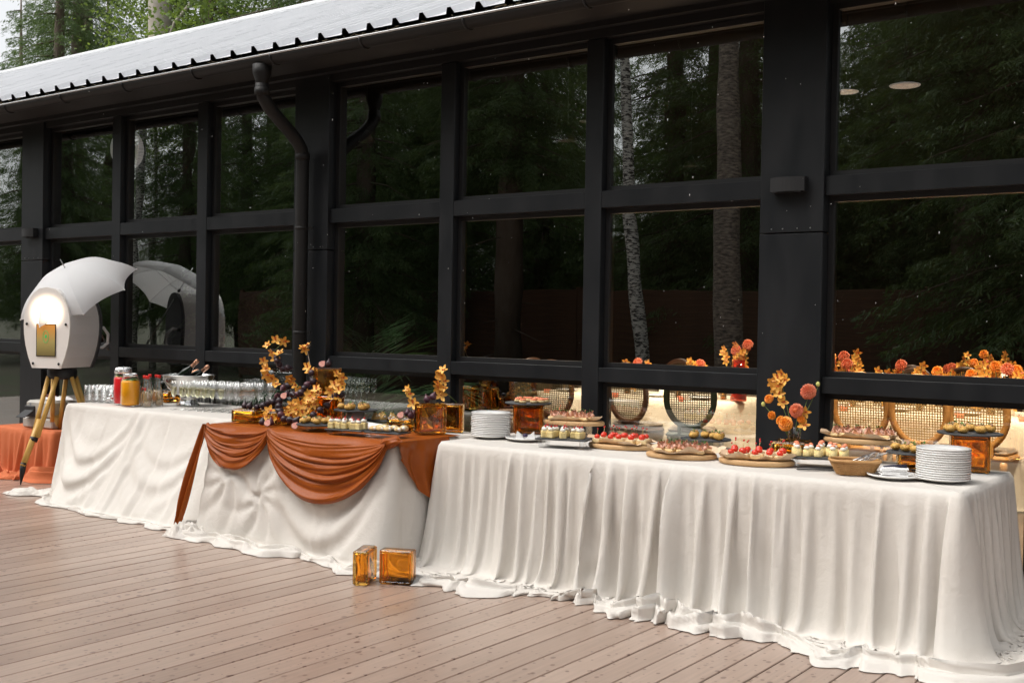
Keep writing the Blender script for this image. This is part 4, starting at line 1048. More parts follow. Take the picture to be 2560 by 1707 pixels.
# ------------------------------------------------------------------ serving ware
M_SLATE = mat('slate', (.030, .032, .036), .6, var=(.055, .057, .06), var_scale=14, bump=.5, bump_scale=40)
M_CHINA = mat('white china', (.80, .79, .77), .14, coat=.3)
M_BOARD = mat('turned wood board', (.50, .29, .13), .55, var=(.62, .40, .20), var_scale=4, stretch=(1, 8, 8))
M_PAPER = mat('baking parchment', (.66, .48, .31), .7, var=(.72, .55, .38), var_scale=6)
M_NAPKIN = mat('white paper napkin', (.80, .79, .78), .85)
def slate_round(loc, r_, label, rz=0, stand=None):
    t = thing('slate_tray', label, 'tray', loc, rz)
    mb = MB(); n = 44; rg = random.Random(int(loc[0] * 100)); rr = [r_ * (1 + rg.uniform(-.012, .012)) for _ in range(n)]
    pr = [(.97, 0), (1.0, .004), (.985, .009)]
    vs = []; fs = []
    for f_, z_ in pr:
        for i in range(n): a = 2 * math.pi * i / n; vs.append((rr[i] * f_ * math.cos(a), rr[i] * f_ * math.sin(a), z_))
    for k in range(2):
        for i in range(n): j = (i + 1) % n; fs.append((k * n + i, k * n + j, (k + 1) * n + j, (k + 1) * n + i))
    fs += [tuple(range(n - 1, -1, -1)), tuple(range(2 * n, 3 * n))]
    mb.add(vs, fs); mb.build('slab', M_SLATE, t)
    if stand:
        mb = MB(); h = stand
        if h > .08: mb.lathe([(.055, -h), (.055, -.001), (.052, -.001), (.052, -h)], 24, closed=True); mb.build('riser', mat('frosted acrylic', (.45, .46, .47), .35, trans=.3) , t)
        else:
            for k in range(3):
                a = 2.1 * k + .4; q = MB(); q.box((r_ * .6 * math.cos(a), r_ * .6 * math.sin(a), -h / 2 - .0005), (.022, .022, h - .001)); q.build('foot', M_CLEAR2, t)
    return t
def slate_rect(loc, sx, sy, label, rz, stand):
    t = thing('slate_tray', label, 'tray', loc, rz)
    mb = MB(); mb.box((0, 0, .0045), (sx, sy, .009), bev=.0025); mb.build('slab', M_SLATE, t)
    for a in (-1, 1):
        for b in (-1, 1):
            q = MB(); q.box((a * sx * .4, b * sy * .36, -stand / 2 - .0005), (.025, .025, stand - .001)); q.build('foot', M_CLEAR2, t)
    return t
pl = MB(); pl.lathe([(.0, .003), (.062, .002), (.068, 0), (.072, .004), (.095, .008), (.121, .0145), (.1245, .0165), (.1245, .0215), (.122, .0230), (.094, .012), (.074, .0075), (.0, .007)], 48); pl_me = pl.mesh('dinner_plate', M_CHINA)
rp_ = random.Random(2)
def stack(x_, y_, n, label, grp, dz=.0108):
    for k in range(n):
        o = link('dinner_plate', pl_me, None, (x_ + rp_.uniform(-.0016, .0016), y_ + rp_.uniform(-.0016, .0016), T0 + k * dz), rp_.uniform(0, 6)); tag(o, label % ('bottom' if k == 0 else 'topmost' if k == n - 1 else ORD[n - 1 - k] + ' from top'), 'plate', grp)
stack(-4.24, 5.58, 14, 'white plate, %s in the stack at the left end of the right table', 'left stack of white plates')
stack(-1.475, 5.52, 14, 'white plate, %s in the stack at the right end of the table', 'right stack of white plates')
def napkin_plate(x_, y_, label, nl, rz, dark):
    o = link('dinner_plate', pl_me, None, (x_, y_, T0), 0); tag(o, label, 'plate')
    t = thing('folded_napkins', nl, 'napkins', (x_, y_, T0 + .009), rz)
    rg = random.Random(int(x_ * 77))
    if dark:
        for s_ in (-1, 1):
            mb = MB(); mb.prism([(0, 0), (.062 * s_, 0), (.052 * s_, .048), (.03 * s_, .030)][::s_], -.022, .022); mb.build('napkin_wing', M_NAPKIN, t)
        mb = MB(); mb.ball((0, -.012, .024), (.017, .02, .012), 12, 8); mb.build('napkin_ring', mat('dark violet ring', (.03, .015, .06), .3), t)
    else:
        for k in range(7):
            mb = MB(); mb.box((rg.uniform(-.006, .006), rg.uniform(-.004, .004), .003 + k * .0062), (.125, .085, .0052), rz=rg.uniform(-.12, .12), bev=.002); mb.build('napkin', M_NAPKIN, t)
        mb = MB(); mb.tube([(-.05, -.02, .05), (0, 0, .052), (.06, .012, .049)], [.004, .005, .012], 6); mb.build('tongs', mat('dark navy tongs', (.02, .02, .05), .3), t)
napkin_plate(-3.985, 5.60, 'white plate holding the upright napkins with a dark ring', 'white upright napkins held by a dark violet ring on a plate', R(30), True)
napkin_plate(-1.69, 5.46, 'white plate carrying a pile of napkins beside the basket', 'pile of white paper napkins on the plate beside the basket', R(25), False)
# wicker basket
bk = thing('wicker_basket', 'rectangular tan wicker basket with cutlery near the table edge', 'basket', (-1.885, 5.47, T0), R(24))
M_WICK = mat('tan wicker', (.46, .24, .085), .55, var=(.56, .32, .13), var_scale=30)
def bask_pt(a, f):
    w, d_ = .085 + .035 * f, .055 + .03 * f
    c, s_ = math.cos(a), math.sin(a); q = 3.2
    return Vector((w * math.copysign(abs(c) ** (2 / q), c), d_ * math.copysign(abs(s_) ** (2 / q), s_), .004 + .066 * f))
NS = 44
for r_ in range(13):
    f = r_ / 13; mb = MB(); pts = []
    for i in range(NS * 2 + 1):
        a = math.pi * i / NS; p = bask_pt(a, f); off = .0035 * (1 if (i + r_ * 1) % 2 else -1) * (i % 1 == 0)
        nrm = Vector((p.x, p.y, 0)).normalized(); pts.append(p + nrm * off)
    mb.tube(pts, .0030, 5, cap=False); mb.build('weave', M_WICK, bk)
mb = MB(); mb.tube([bask_pt(math.pi * 2 * i / 60, 1.02) for i in range(61)], .0075, 7, cap=False); mb.build('rim', M_WICK, bk)
for i in range(NS):
    a = 2 * math.pi * i / NS; mb = MB(); mb.tube([bask_pt(a, 0), bask_pt(a, 1)], .0028, 5); mb.build('stake', M_WICK, bk)
mb = MB(); mb.box((0, 0, .004), (.15, .095, .006)); mb.build('base', M_WICK, bk)
fk = MB(); fk.tube([(0, 0, 0), (.06, 0, .002), (.10, 0, .006)], [.003, .0025, .003], 6)
for k in range(4): fk.box((.125, -.0075 + .005 * k, .008), (.05, .0022, .0015))
fk.box((.10, 0, .006), (.012, .018, .0016)); fk_me = fk.mesh('fork', M_STEEL)
for k in range(7):
    o = link('fork', fk_me, None, (-1.93 + .012 * k, 5.44 + .007 * k, T0 + .05), R(30)); o.rotation_euler = (.4 * math.sin(k), -R(22), R(24 + 4 * math.sin(k * 2)))
    tag(o, 'steel fork lying in the wicker basket', 'fork', 'forks in the basket')

# ------------------------------------------------------------------ canapes
M_CHOUX = mat('baked choux', (.58, .30, .06), .55, var=(.74, .46, .13), var_scale=45, bump=.6, bump_scale=120)
M_PASTRY = mat('pale pastry', (.68, .47, .22), .65, var=(.74, .56, .30), var_scale=25, bump=.3, bump_scale=90)
M_SPONGE = mat('yellow sponge cake', (.78, .60, .25), .8, var=(.83, .68, .35), var_scale=40, bump=.4, bump_scale=150)
M_CREAM = mat('white cream', (.82, .78, .70), .5)
M_BERRY = mat('red berry', (.55, .02, .015), .2, coat=.4)
M_TOM = mat('cherry tomato', (.72, .035, .012), .12, coat=.5)
M_HERB = mat('herb leaf', (.06, .16, .02), .5)
M_SALM = mat('salmon', (.82, .20, .09), .35, var=(.86, .30, .16), var_scale=40)
M_HAM = mat('cured ham', (.60, .24, .15), .4, var=(.76, .48, .36), var_scale=28, detail=3)
M_PICK = mat('bamboo pick', (.5, .36, .15), .6)
M_CREPE = mat('folded crepe', (.58, .33, .10), .6, var=(.72, .48, .20), var_scale=25)
M_CHEESE = mat('cream cheese toast', (.78, .66, .45), .7, var=(.70, .52, .28), var_scale=40)
gc = random.Random(31)
def canape(name, cat, parts):
    """parts: list of (part name, mesh)"""
    def make(loc, rz, label, group, sc=1.0, tilt=0):
        t = thing(name, label, cat, loc, rz, group)
        if sc != 1.0: t.scale = (sc, sc, sc)
        if tilt: t.rotation_euler = (tilt, tilt * .5, rz)
        for nm, me in parts: link(nm, me, t)
        return t
    return make
def ruffle_ball(r_, n=18, m=10, ribs=7, amp=.12, sq=.75):
    mb = MB(); mb.ball((0, 0, 0), r_, n, m)
    v2 = []
    for x, y, z in mb.v:
        a = math.atan2(y, x); k = 1 + amp * math.sin(a * ribs + 9 * z / r_) + amp * .5 * math.sin(a * 3 + 5)
        v2.append((x * k, y * k, (z + r_) * sq))
    mb.v = v2; return mb
def leafbit(n, r_, z, s_, seed):
    rg = random.Random(seed); mb = MB()
    for _ in range(n):
        a = rg.uniform(0, 6.28); q = rg.uniform(0, r_); c = Vector((q * math.cos(a), q * math.sin(a), z + rg.uniform(0, .006)))
        d = Vector((rg.uniform(-1, 1), rg.uniform(-1, 1), rg.uniform(.1, .8))).normalized() * s_; e = d.cross(Vector((0, 0, 1))).normalized() * s_ * .35
        mb.add([c, c + d * .5 + e, c + d, c + d * .5 - e], [(0, 1, 2, 3)])
    return mb
choux_v = []
for k in range(3):
    b = ruffle_ball(.026, 18, 10, 7 + k, .10 + .02 * k); cr = MB(); rg = random.Random(k)
    for q in range(9): cr.ball((rg.uniform(-.014, .014), rg.uniform(-.014, .014), .036 + rg.uniform(-.003, .003)), rg.uniform(.003, .006), 6, 4)
    choux_v.append(canape('choux_bun', 'choux bun', [('bun', b.mesh('bun', M_CHOUX)), ('topping', cr.mesh('topping', mat('pink crumb %d' % k, (.50, .25, .16), .6, var=(.62, .42, .25), var_scale=60))), ('herb', leafbit(5, .012, .036, .016, k).mesh('herb', M_HERB))]))
b = MB(); b.box((0, 0, .017), (.034, .034, .034), bev=.003)
c_ = ruffle_ball(.0155, 14, 8, 6, .08, .7); c_.v = [(x, y, z + .033) for x, y, z in c_.v]
r1 = MB(); r1.ball((.004, -.004, .058), .0055, 8, 6); r1.tube([(.004, -.004, .062), (.016, -.006, .078)], .0007, 4)
r2 = MB(); r2.ball((0, .003, .056), (.012, .009, .008), 8, 6)
cake_a = canape('cream_cake', 'cake', [('sponge', b.mesh('sponge', M_SPONGE)), ('cream', c_.mesh('cream', M_CREAM)), ('berry', r1.mesh('berry', M_BERRY))])
b2 = MB(); b2.lathe([(.0, 0), (.020, 0), (.021, .003), (.0205, .034), (.0, .034)], 18)
cake_b = canape('cream_cake', 'cake', [('sponge', b2.mesh('sponge', M_SPONGE)), ('cream', c_.mesh('cream', M_CREAM)), ('strawberry', r2.mesh('strawberry', M_SALM))])
b = MB(); b.box((0, 0, .009), (.052, .040, .018), bev=.003); q_ = MB(); q_.box((0, 0, .020), (.050, .038, .006), bev=.0025)
tm = MB(); tm.ball((0, 0, .034), (.0175, .0175, .0145), 14, 9)
pk = MB(); pk.tube([(0, 0, .03), (.004, .001, .078)], .0009, 5); pb = MB(); pb.ball((.004, .001, .080), .0048, 9, 6)
tomato_c = canape('tomato_canape', 'canape', [('toast', b.mesh('toast', M_PASTRY)), ('spread', q_.mesh('spread', M_CHEESE)), ('tomato', tm.mesh('tomato', M_TOM)), ('pick', pk.mesh('pick', M_PICK)), ('bead', pb.mesh('bead', M_BERRY))])
ham_v = []
for k in range(3):
    n, m = 26, 9; rg = np.random.RandomState(k + 4); u, v = np.meshgrid(np.linspace(0, 1, n), np.linspace(0, 1, m), indexing='ij')
    a = u * (7.5 + k); rr = .004 + .022 * u * (.6 + .4 * np.sin(u * 17 + k)); P = np.stack([rr * np.cos(a), rr * np.sin(a) * .85, .018 + .030 * v * (.7 + .4 * np.sin(a * 1.7 + k)) + .004 * np.sin(a * 5 + v * 4)], -1)
    P[..., 0] += .006 * np.sin(v * 5 + a); P[..., 1] += .006 * np.cos(v * 4 + a * 1.3)
    hm = np_mesh('ham', P.reshape(-1, 3), grid_quads(n, m), None, [M_HAM], True)
    b = MB(); b.box((0, 0, .009), (.046, .040, .018), bev=.005)
    ham_v.append(canape('ham_canape', 'canape', [('bread', b.mesh('bread', M_PASTRY)), ('ham', hm), ('herb', leafbit(3, .012, .044, .015, k + 9).mesh('herb', M_HERB))]))
b = MB(); b.lathe([(.0, 0), (.021, 0), (.025, .008), (.025, .020), (.0, .020)], 18); s1 = MB(); s1.lathe([(.0, .020), (.022, .020), (.0235, .025), (.020, .030), (.0, .032)], 16)
sal_c = canape('salmon_tartlet', 'tartlet', [('pastry', b.mesh('pastry', M_PASTRY)), ('salmon', s1.mesh('salmon', M_SALM)), ('herb', leafbit(2, .01, .032, .014, 40).mesh('herb', M_HERB))])
b = MB(); b.prism([(-.030, 0), (.030, 0), (.0, .042)], -.011, .011); b2 = MB(); b2.ball((0, 0, .022), (.012, .016, .010), 10, 6)
crepe_c = canape('folded_crepe', 'pastry', [('crepe', b.mesh('crepe', M_CREPE)), ('filling', b2.mesh('filling', M_CREAM)), ('herb', leafbit(3, .012, .036, .018, 12).mesh('herb', M_HERB))])
b = ruffle_ball(.024, 14, 9, 5, .14, .7); c2 = MB(); c2.ball((.012, -.014, .018), (.012, .010, .011), 9, 6)
puff_c = canape('cream_puff', 'pastry', [('pastry', b.mesh('pastry', M_PASTRY)), ('cream', c2.mesh('cream', M_CREAM))])
def scatter(make, c, rx, ry, n, label, group, rz=0.0, dmin=.045, seed=1, sc=(.95, 1.08)):
    rg = random.Random(seed); pts = []; tries = 0
    while len(pts) < n and tries < 6000:
        tries += 1; a = rg.uniform(0, 6.28); q = math.sqrt(rg.uniform(0, 1)); x_, y_ = rx * q * math.cos(a), ry * q * math.sin(a)
        if all((x_ - p[0]) ** 2 + (y_ - p[1]) ** 2 > dmin * dmin for p in pts): pts.append((x_, y_))
    cs, sn = math.cos(rz), math.sin(rz); pts.sort(key=lambda p: p[0] * .807 + p[1] * .59)
    for k, (x_, y_) in enumerate(pts):
        mk = make[k % len(make)] if isinstance(make, list) else make
        mk((c[0] + x_ * cs - y_ * sn, c[1] + x_ * sn + y_ * cs, c[2]), rg.uniform(0, 6.28), label + (', leftmost' if k == 0 else ', rightmost' if k == len(pts) - 1 else ', %s from left' % ORD[k]), group, rg.uniform(*sc))
def gridput(make, c, nx, ny, dx, dy, rz, label, group, seed=1, drop=0, rot=None):
    rg = random.Random(seed); cs, sn = math.cos(rz), math.sin(rz); k = 0; cnt = [0] * ny
    rn = {2: ('front', 'back'), 3: ('front', 'middle', 'back'), 4: ('front', 'second', 'third', 'back')}[ny]
    for i in range(nx):
        for j in range(ny):
            if rg.random() < drop: continue
            x_, y_ = (i - (nx - 1) / 2) * dx + rg.uniform(-.010, .010), (j - (ny - 1) / 2) * dy + rg.uniform(-.009, .009)
            mk = make[k % len(make)] if isinstance(make, list) else make; k += 1
            mk((c[0] + x_ * cs - y_ * sn, c[1] + x_ * sn + y_ * cs, c[2]), rz + (rg.uniform(-.5, .5) if rot is None else rot + rg.uniform(-.5, .5)),
               label + ', %s row, %s from left' % (rn[j], ORD[cnt[j]]), group, rg.uniform(.98, 1.2)); cnt[j] += 1

def crumple_paper(t, rx, ry, seed, z=.0, up=.03):
    n = 48; a = np.linspace(0, 2 * math.pi, n, endpoint=False); rr = np.linspace(0, 1, 12); A, Q = np.meshgrid(a, rr, indexing='ij')
    g = np.random.RandomState(seed); ed = 1 + .12 * np.sin(A * 3 + seed) + .06 * np.sin(A * 7 + seed * 2) + .05 * np.sin(A * 13)
    P = np.stack([rx * Q * ed * np.cos(A), ry * Q * ed * np.sin(A), z + .002 + .004 * ridged(A * 3, Q * 6, seed) + up * np.clip((Q - .72) / .28, 0, 1) ** 1.5 * (.4 + .6 * np.sin(A * 2 + seed) ** 2 + .3 * np.sin(A * 9))], -1)
    P[:, 0] = (0, 0, z + .003)
    return link('parchment', np_mesh('parchment', P.reshape(-1, 3), grid_quads(n, 12, 0, True), None, [M_PAPER], True), t)
def board(loc, rx, ry, label, rz, riser=0.0, seed=1, paper=(1.0, 1.0), up=.03):
    t = thing('serving_board', label, 'board', loc, rz)
    mb = MB(); mb.lathe([(.0, 0), (.96, 0), (1.0, .006 / .2), (1.0, .020 / .2), (.97, .026 / .2), (.0, .026 / .2)], 52)
    mb.v = [(x * rx, y * ry, z * .2) for x, y, z in mb.v]; mb.build('disc', M_BOARD, t)
    crumple_paper(t, rx * paper[0], ry * paper[1], seed, .0265, up)
    if riser:
        for k in (-1, 1):
            q = MB(); q.box((k * rx * .5, 0, -riser / 2 - .0005), (.008, ry * 1.0, riser - .001)); q.build('riser', M_CLEAR2, t)
        q = MB(); q.box((0, 0, -.004), (rx * 1.2, ry * 1.1, .006)); q.build('riser_plate', M_CLEAR2, t)
    return t
# middle table
slate_round((-5.27, 5.10, T0 + .042), .15, 'round slate of choux buns at the front of the middle table', 0, .034)
scatter(choux_v, (-5.27, 5.10, T0 + .0515), .115, .105, 8, 'herb topped choux bun on the front slate of the middle table', 'choux buns on the front slate', dmin=.058, seed=3)
slate_round((-5.20, 5.36, T0 + .125), .145, 'round slate raised on a grey cylinder at the middle table', 0, .122)
scatter(choux_v, (-5.20, 5.36, T0 + .1345), .115, .105, 8, 'choux bun on the slate raised upon the grey cylinder', 'choux buns on the raised slate', dmin=.058, seed=5)
slate_round((-5.10, 5.56, T0 + .055), .15, 'round slate of folded crepes at the back of the middle table', 0, .053)
scatter(crepe_c, (-5.08, 5.55, T0 + .0645), .12, .10, 9, 'folded crepe with herbs on the back slate of the middle table', 'folded crepes', dmin=.055, seed=4)
slate_rect((-4.94, 5.035, T0 + .034), .27, .15, 'rectangular slate with small cream cakes over the terracotta swag', R(12), .022)
gridput(cake_a, (-4.95, 5.035, T0 + .044), 5, 2, .05, .062, R(12), 'berry cream cake on the slate above the terracotta swag', 'cream cakes on the middle table', 3)
slate_rect((-4.66, 5.085, T0 + .034), .25, .15, 'rectangular slate with cream puffs beside the knot of the terracotta drape', R(12), .022)
gridput(puff_c, (-4.66, 5.085, T0 + .044), 4, 2, .058, .065, R(12), 'golden cream puff on the slate beside the terracotta knot', 'cream puffs', 8)
# rolled napkin in white with dark red cloth
rl = thing('rolled_napkin', 'long white rolled napkin lying between the slates of the middle table', 'napkin', (-5.06, 5.33, T0 + .02), R(-14))
mb = MB(); mb.tube([(-.30, 0, .012), (-.1, .01, .010), (.1, 0, .010), (.30, -.005, .012)], [.026, .030, .030, .027], 12); mb.build('roll', M_NAPKIN, rl)
# right table
slate_round((-4.26, 6.01, T0 + BS + .003), .155, 'round slate of salmon tartlets on an amber glass block')
scatter(sal_c, (-4.26, 6.01, T0 + BS + .0125), .13, .12, 11, 'salmon topped tartlet on the slate upon the amber block', 'salmon tartlets', dmin=.052, seed=6)
board((-3.93, 6.06, T0 + .075), .205, .115, 'round wooden board of ham canapes raised on a clear stand beside the salmon tartlets', R(14), .075, 2, (.86, .95), .03)
gridput(ham_v, (-3.95, 6.055, T0 + .106), 5, 3, .056, .052, R(14), 'ham canape on the raised board beside the salmon tartlets', 'ham canapes on the left board', 2)
slate_rect((-3.61, 5.47, T0 + .045), .31, .19, 'rectangular slate of cream cakes before the raised ham board', R(18), .043)
gridput(cake_a, (-3.615, 5.475, T0 + .055), 5, 3, .056, .056, R(18), 'berry cream cake on the slate before the ham board', 'cream cakes at the left of the right table', 5, .08)
board((-3.34, 5.68, T0), .205, .145, 'round wooden board of tomato canapes left of the parchment with ham', R(14), 0, 5, (.93, .97), .03)
gridput(tomato_c, (-3.345, 5.69, T0 + .032), 5, 3, .064, .072, R(16), 'tomato canape on the board left of the parchment', 'tomato canapes on the left board', 4)
board((-2.86, 5.50, T0), .195, .135, 'round board wrapped in parchment with ham canapes in the middle of the right table', R(16), 0, 7, (1.06, 1.05), .035)
gridput(ham_v, (-2.85, 5.51, T0 + .032), 5, 4, .056, .050, R(16), 'ham canape on the parchment board amid the right table', 'ham canapes on the middle board', 7)
slate_round((-2.97, 6.02, T0 + .05), .15, 'round slate of choux buns close to the window behind the ham board', 0, .048)
scatter(choux_v, (-2.97, 6.01, T0 + .0595), .12, .10, 7, 'choux bun on the slate close to the window', 'choux buns by the window', dmin=.06, seed=8)
board((-2.43, 5.53, T0), .20, .145, 'round wooden board of tomato canapes in front of the flower vase', R(15), 0, 9, (.97, .98), .035)
gridput(tomato_c, (-2.43, 5.54, T0 + .032), 5, 3, .064, .072, R(18), 'tomato canape on the board before the flower vase', 'tomato canapes on the right board', 9)
slate_rect((-2.13, 5.66, T0 + .045), .30, .19, 'rectangular slate of round cream cakes behind the wicker basket', R(18), .043)
gridput(cake_b, (-2.135, 5.665, T0 + .055), 5, 3, .058, .058, R(18), 'round strawberry cake on the slate behind the basket', 'cream cakes at the right of the right table', 11, .12)
board((-2.05, 6.06, T0 + .10), .205, .11, 'round wooden board of ham canapes raised on a clear stand close to the window', R(12), .10, 11, (.98, 1.0), .03)
gridput(ham_v, (-2.05, 6.06, T0 + .132), 6, 3, .056, .050, R(12), 'ham canape on the raised board behind the basket', 'ham canapes on the right board', 12)
slate_round((-1.71, 5.84, T0 + .088), .135, 'round slate of choux buns on a flat amber block beside the plate stack')
scatter(choux_v, (-1.72, 5.83, T0 + .0975), .10, .085, 6, 'choux bun on the slate upon the flat amber block', 'choux buns on the low slate', dmin=.058, seed=12)
slate_round((-1.475, 6.00, T0 + BS + .003), .16, 'round slate of choux buns on the standing amber block at the right end')
scatter(choux_v, (-1.475, 6.00, T0 + BS + .0125), .13, .11, 10, 'choux bun on the high slate at the right end of the table', 'choux buns on the high slate', dmin=.056, seed=14)
tg = thing('serving_tongs', 'black serving tongs lying at the table edge left of the basket', 'tongs', (-2.07, 5.50, T0), R(35))
mb = MB(); mb.box((0, 0, .004), (.24, .022, .004), bev=.001); mb.build('arm', M_BLACK, tg); mb = MB(); mb.box((0, .01, .014), (.24, .022, .004), rz=.06, bev=.001); mb.build('arm', M_BLACK, tg)
# ------------------------------------------------------------------ orchids, figs, vase
M_ORCH = mat('orange orchid petal', (.80, .36, .045), .5, var=(.86, .48, .10), var_scale=18, sss=.15)
M_LIP = mat('orchid lip', (.55, .10, .02), .5)
M_STEM = mat('green stem', (.12, .17, .04), .6)
M_WIRE = mat('pale twine', (.55, .45, .38), .7)
M_FIG = mat('dark fig skin', (.016, .010, .015), .38, var=(.050, .020, .026), var_scale=16, bump=.1, bump_scale=60)
M_FIGP = mat('violet fig skin', (.12, .035, .045), .4, var=(.055, .02, .035), var_scale=14)
M_FIGIN = mat('fig flesh', (.62, .16, .14), .35, var=(.80, .50, .38), var_scale=60)
def petal(mb, ang, ln, wd, cup, base=.004):
    n = 5; vs = []; fs = []
    ca, sa = math.cos(ang), math.sin(ang)
    for i in range(n):
        f = i / (n - 1); w = wd * math.sin(math.pi * (f * .86 + .10)) ** .8
        r_ = base + ln * f; h = cup * f * f + .0015 * math.sin(f * 9)
        for s_ in (-1, 0, 1):
            zz = h + abs(s_) * w * .25
            vs.append((r_ * ca - s_ * w * sa, r_ * sa + s_ * w * ca, zz))
    for i in range(n - 1):
        for j in range(2): a = i * 3 + j; fs.append((a, a + 1, a + 4, a + 3))
    mb.add(vs, fs, True)
orch = []
for k in range(3):
    mb = MB(); rg = random.Random(k)
    for i in range(5): petal(mb, 2 * math.pi * i / 5 + rg.uniform(-.12, .12), rg.uniform(.028, .036), rg.uniform(.009, .012), rg.uniform(.004, .018))
    mb.m = 1; petal(mb, rg.uniform(0, 6), .016, .007, .014); mb.ball((0, 0, .006), (.004, .004, .006), 6, 5); mb.m = 0
    orch.append(mb.mesh('flower', [M_ORCH, M_LIP]))
def face_dir(v): return Vector(v).to_track_quat('Z', 'Y').to_euler()
ro = random.Random(17)
def spray(pts, label, base=None, name='orchid_spray', sc=1.0, stem_m=None, order=True):
    pts = [Vector(p) for p in pts]; o0 = pts[-1] if base is None else Vector(base)
    t = thing(name, label, 'orchid', o0)
    path = ([o0] if base is not None else []) + pts[::-1]
    path = [p + Vector((0, .012, 0)) for p in path]
    mb = MB(); mb.tube([p - o0 for p in path], .0022, 5); mb.build('stem', stem_m or M_STEM, t)
    for p in pts:
        o = link('flower', ro.choice(orch), t, p - o0 + Vector((ro.uniform(-.006, .006), ro.uniform(-.02, .006), ro.uniform(-.006, .006))))
        o.rotation_euler = face_dir((ro.uniform(-.2, 1.0), ro.uniform(-1.3, -.3), ro.uniform(-.4, .9))); s_ = sc * ro.uniform(.85, 1.2); o.scale = (s_, s_, s_)
    return t
S1a = [(-6.104, 5.4, 1.277), (-6.03, 5.4, 1.313), (-5.955, 5.4, 1.309), (-6.069, 5.4, 1.227), (-5.994, 5.4, 1.215), (-6.027, 5.4, 1.18)]
S1b = [(-6.125, 5.38, 1.16), (-6.103, 5.38, 1.106), (-6.081, 5.38, 1.064), (-6.026, 5.38, 1.035), (-5.992, 5.38, 0.997)]
S2 = [(-5.804, 5.32, 1.047), (-5.781, 5.32, 1.03), (-5.732, 5.32, 1.017), (-5.711, 5.32, 0.976), (-5.684, 5.32, 0.967), (-5.643, 5.32, 0.944)]
S4 = [(-5.406, 5.16, 0.971), (-5.35, 5.16, 1.0), (-5.375, 5.16, 0.933), (-5.435, 5.16, 0.921), (-5.519, 5.16, 0.911), (-5.576, 5.16, 0.89), (-5.48, 5.16, 0.879), (-5.412, 5.16, 0.883), (-5.548, 5.16, 0.848), (-5.614, 5.16, 0.861), (-5.479, 5.16, 0.834), (-5.524, 5.16, 0.812), (-5.367, 5.16, 0.901), (-5.331, 5.16, 0.974), (-5.652, 5.16, 0.823), (-5.594, 5.16, 0.8),
      (-5.46, 5.13, .90), (-5.50, 5.12, .865), (-5.55, 5.13, .88), (-5.59, 5.12, .845), (-5.44, 5.12, .85), (-5.39, 5.13, .96)]
S5 = [(-5.369, 5.36, 1.096), (-5.324, 5.36, 1.074), (-5.319, 5.36, 1.034), (-5.394, 5.36, 1.025), (-5.348, 5.36, 1.0), (-5.442, 5.36, 0.988), (-5.415, 5.36, 0.962), (-5.373, 5.36, 0.951)]
OB = [(-4.688, 5.66, 1.145), (-4.735, 5.66, 1.117), (-4.707, 5.66, 1.084), (-4.693, 5.66, 1.066), (-4.741, 5.66, 1.045), (-4.685, 5.66, 1.021), (-4.712, 5.66, 0.978), (-4.71, 5.65, 1.10), (-4.72, 5.645, 1.03)]
spray(S1a, 'tallest spray of orange orchids at the left of the amber blocks', (-6.0, 5.42, 1.08))
spray(S1b, 'orange orchids winding down below the tallest spray', (-5.86, 5.36, .93))
spray(S2, 'slanting spray of orange orchids between the tall spray and the blocks', (-5.62, 5.30, .90))
spray([(-5.858, 5.5, 1.26), (-5.80, 5.5, 1.284), (-5.82, 5.49, 1.25)], 'lone orange orchid on a thin stem before the downpipe', (-5.73, 5.46, 1.06), stem_m=M_WIRE)
spray([(-5.753, 5.45, 1.129), (-5.721, 5.45, 1.102)], 'pair of orange orchids at the corner of the topmost block', (-5.70, 5.44, 1.02))
spray(S4, 'dense cluster of orange orchids in front of the amber blocks', (-5.50, 5.2, .80), order=False)
spray(S5, 'spray of orange orchids at the right of the topmost block', (-5.40, 5.38, .94))
spray([(-5.756, 5.1, 0.839), (-5.771, 5.1, 0.8), (-5.70, 5.1, 0.795)], 'few orange orchids hanging low over the flat block', (-5.73, 5.11, .775))
spray(OB, 'upright spray of orange orchids leaning from the standing amber blocks beside the plates', (-4.60, 5.67, .935))
spray([(-4.835, 5.45, 1.022), (-4.807, 5.45, 0.992), (-4.778, 5.45, 0.931)], 'small spray of orange orchids above the cut figs', (-4.80, 5.47, .86), stem_m=M_WIRE)
fg = []
for k, m_ in enumerate((M_FIG, M_FIG, M_FIGP)):
    mb = MB(); mb.lathe([(.0, -.024), (.012, -.0225), (.0215, -.013), (.0235, -.002), (.019, .010), (.010, .020), (.005, .027), (.0038, .034), (.0, .035)], 16)
    fg.append(mb.mesh('fig', m_))
hb = MB(); hb.lathe([(.0, -.024), (.012, -.0225), (.0215, -.013), (.0235, -.002), (.019, .010), (.010, .020), (.005, .027), (.0, .030)], 16)
hb.v = [(x, max(y, 0), z) for x, y, z in hb.v]; hs_me = hb.mesh('skin', M_FIGP)
hf = MB(); pr = [(-.0235, -.002), (-.0205, -.013), (-.012, -.0215), (0, -.0235), (.012, -.0215), (.0205, -.013), (.0235, -.002), (.018, .010), (.010, .019), (.003, .027), (-.003, .027), (-.010, .019), (-.018, .010)]
hf.add([(x * .93, -.0008, z * .93) for x, z in pr] + [(x * .93, .0008, z * .93) for x, z in pr], [tuple(range(13)), tuple(range(25, 12, -1))]); hf_me = hf.mesh('flesh', M_FIGIN)
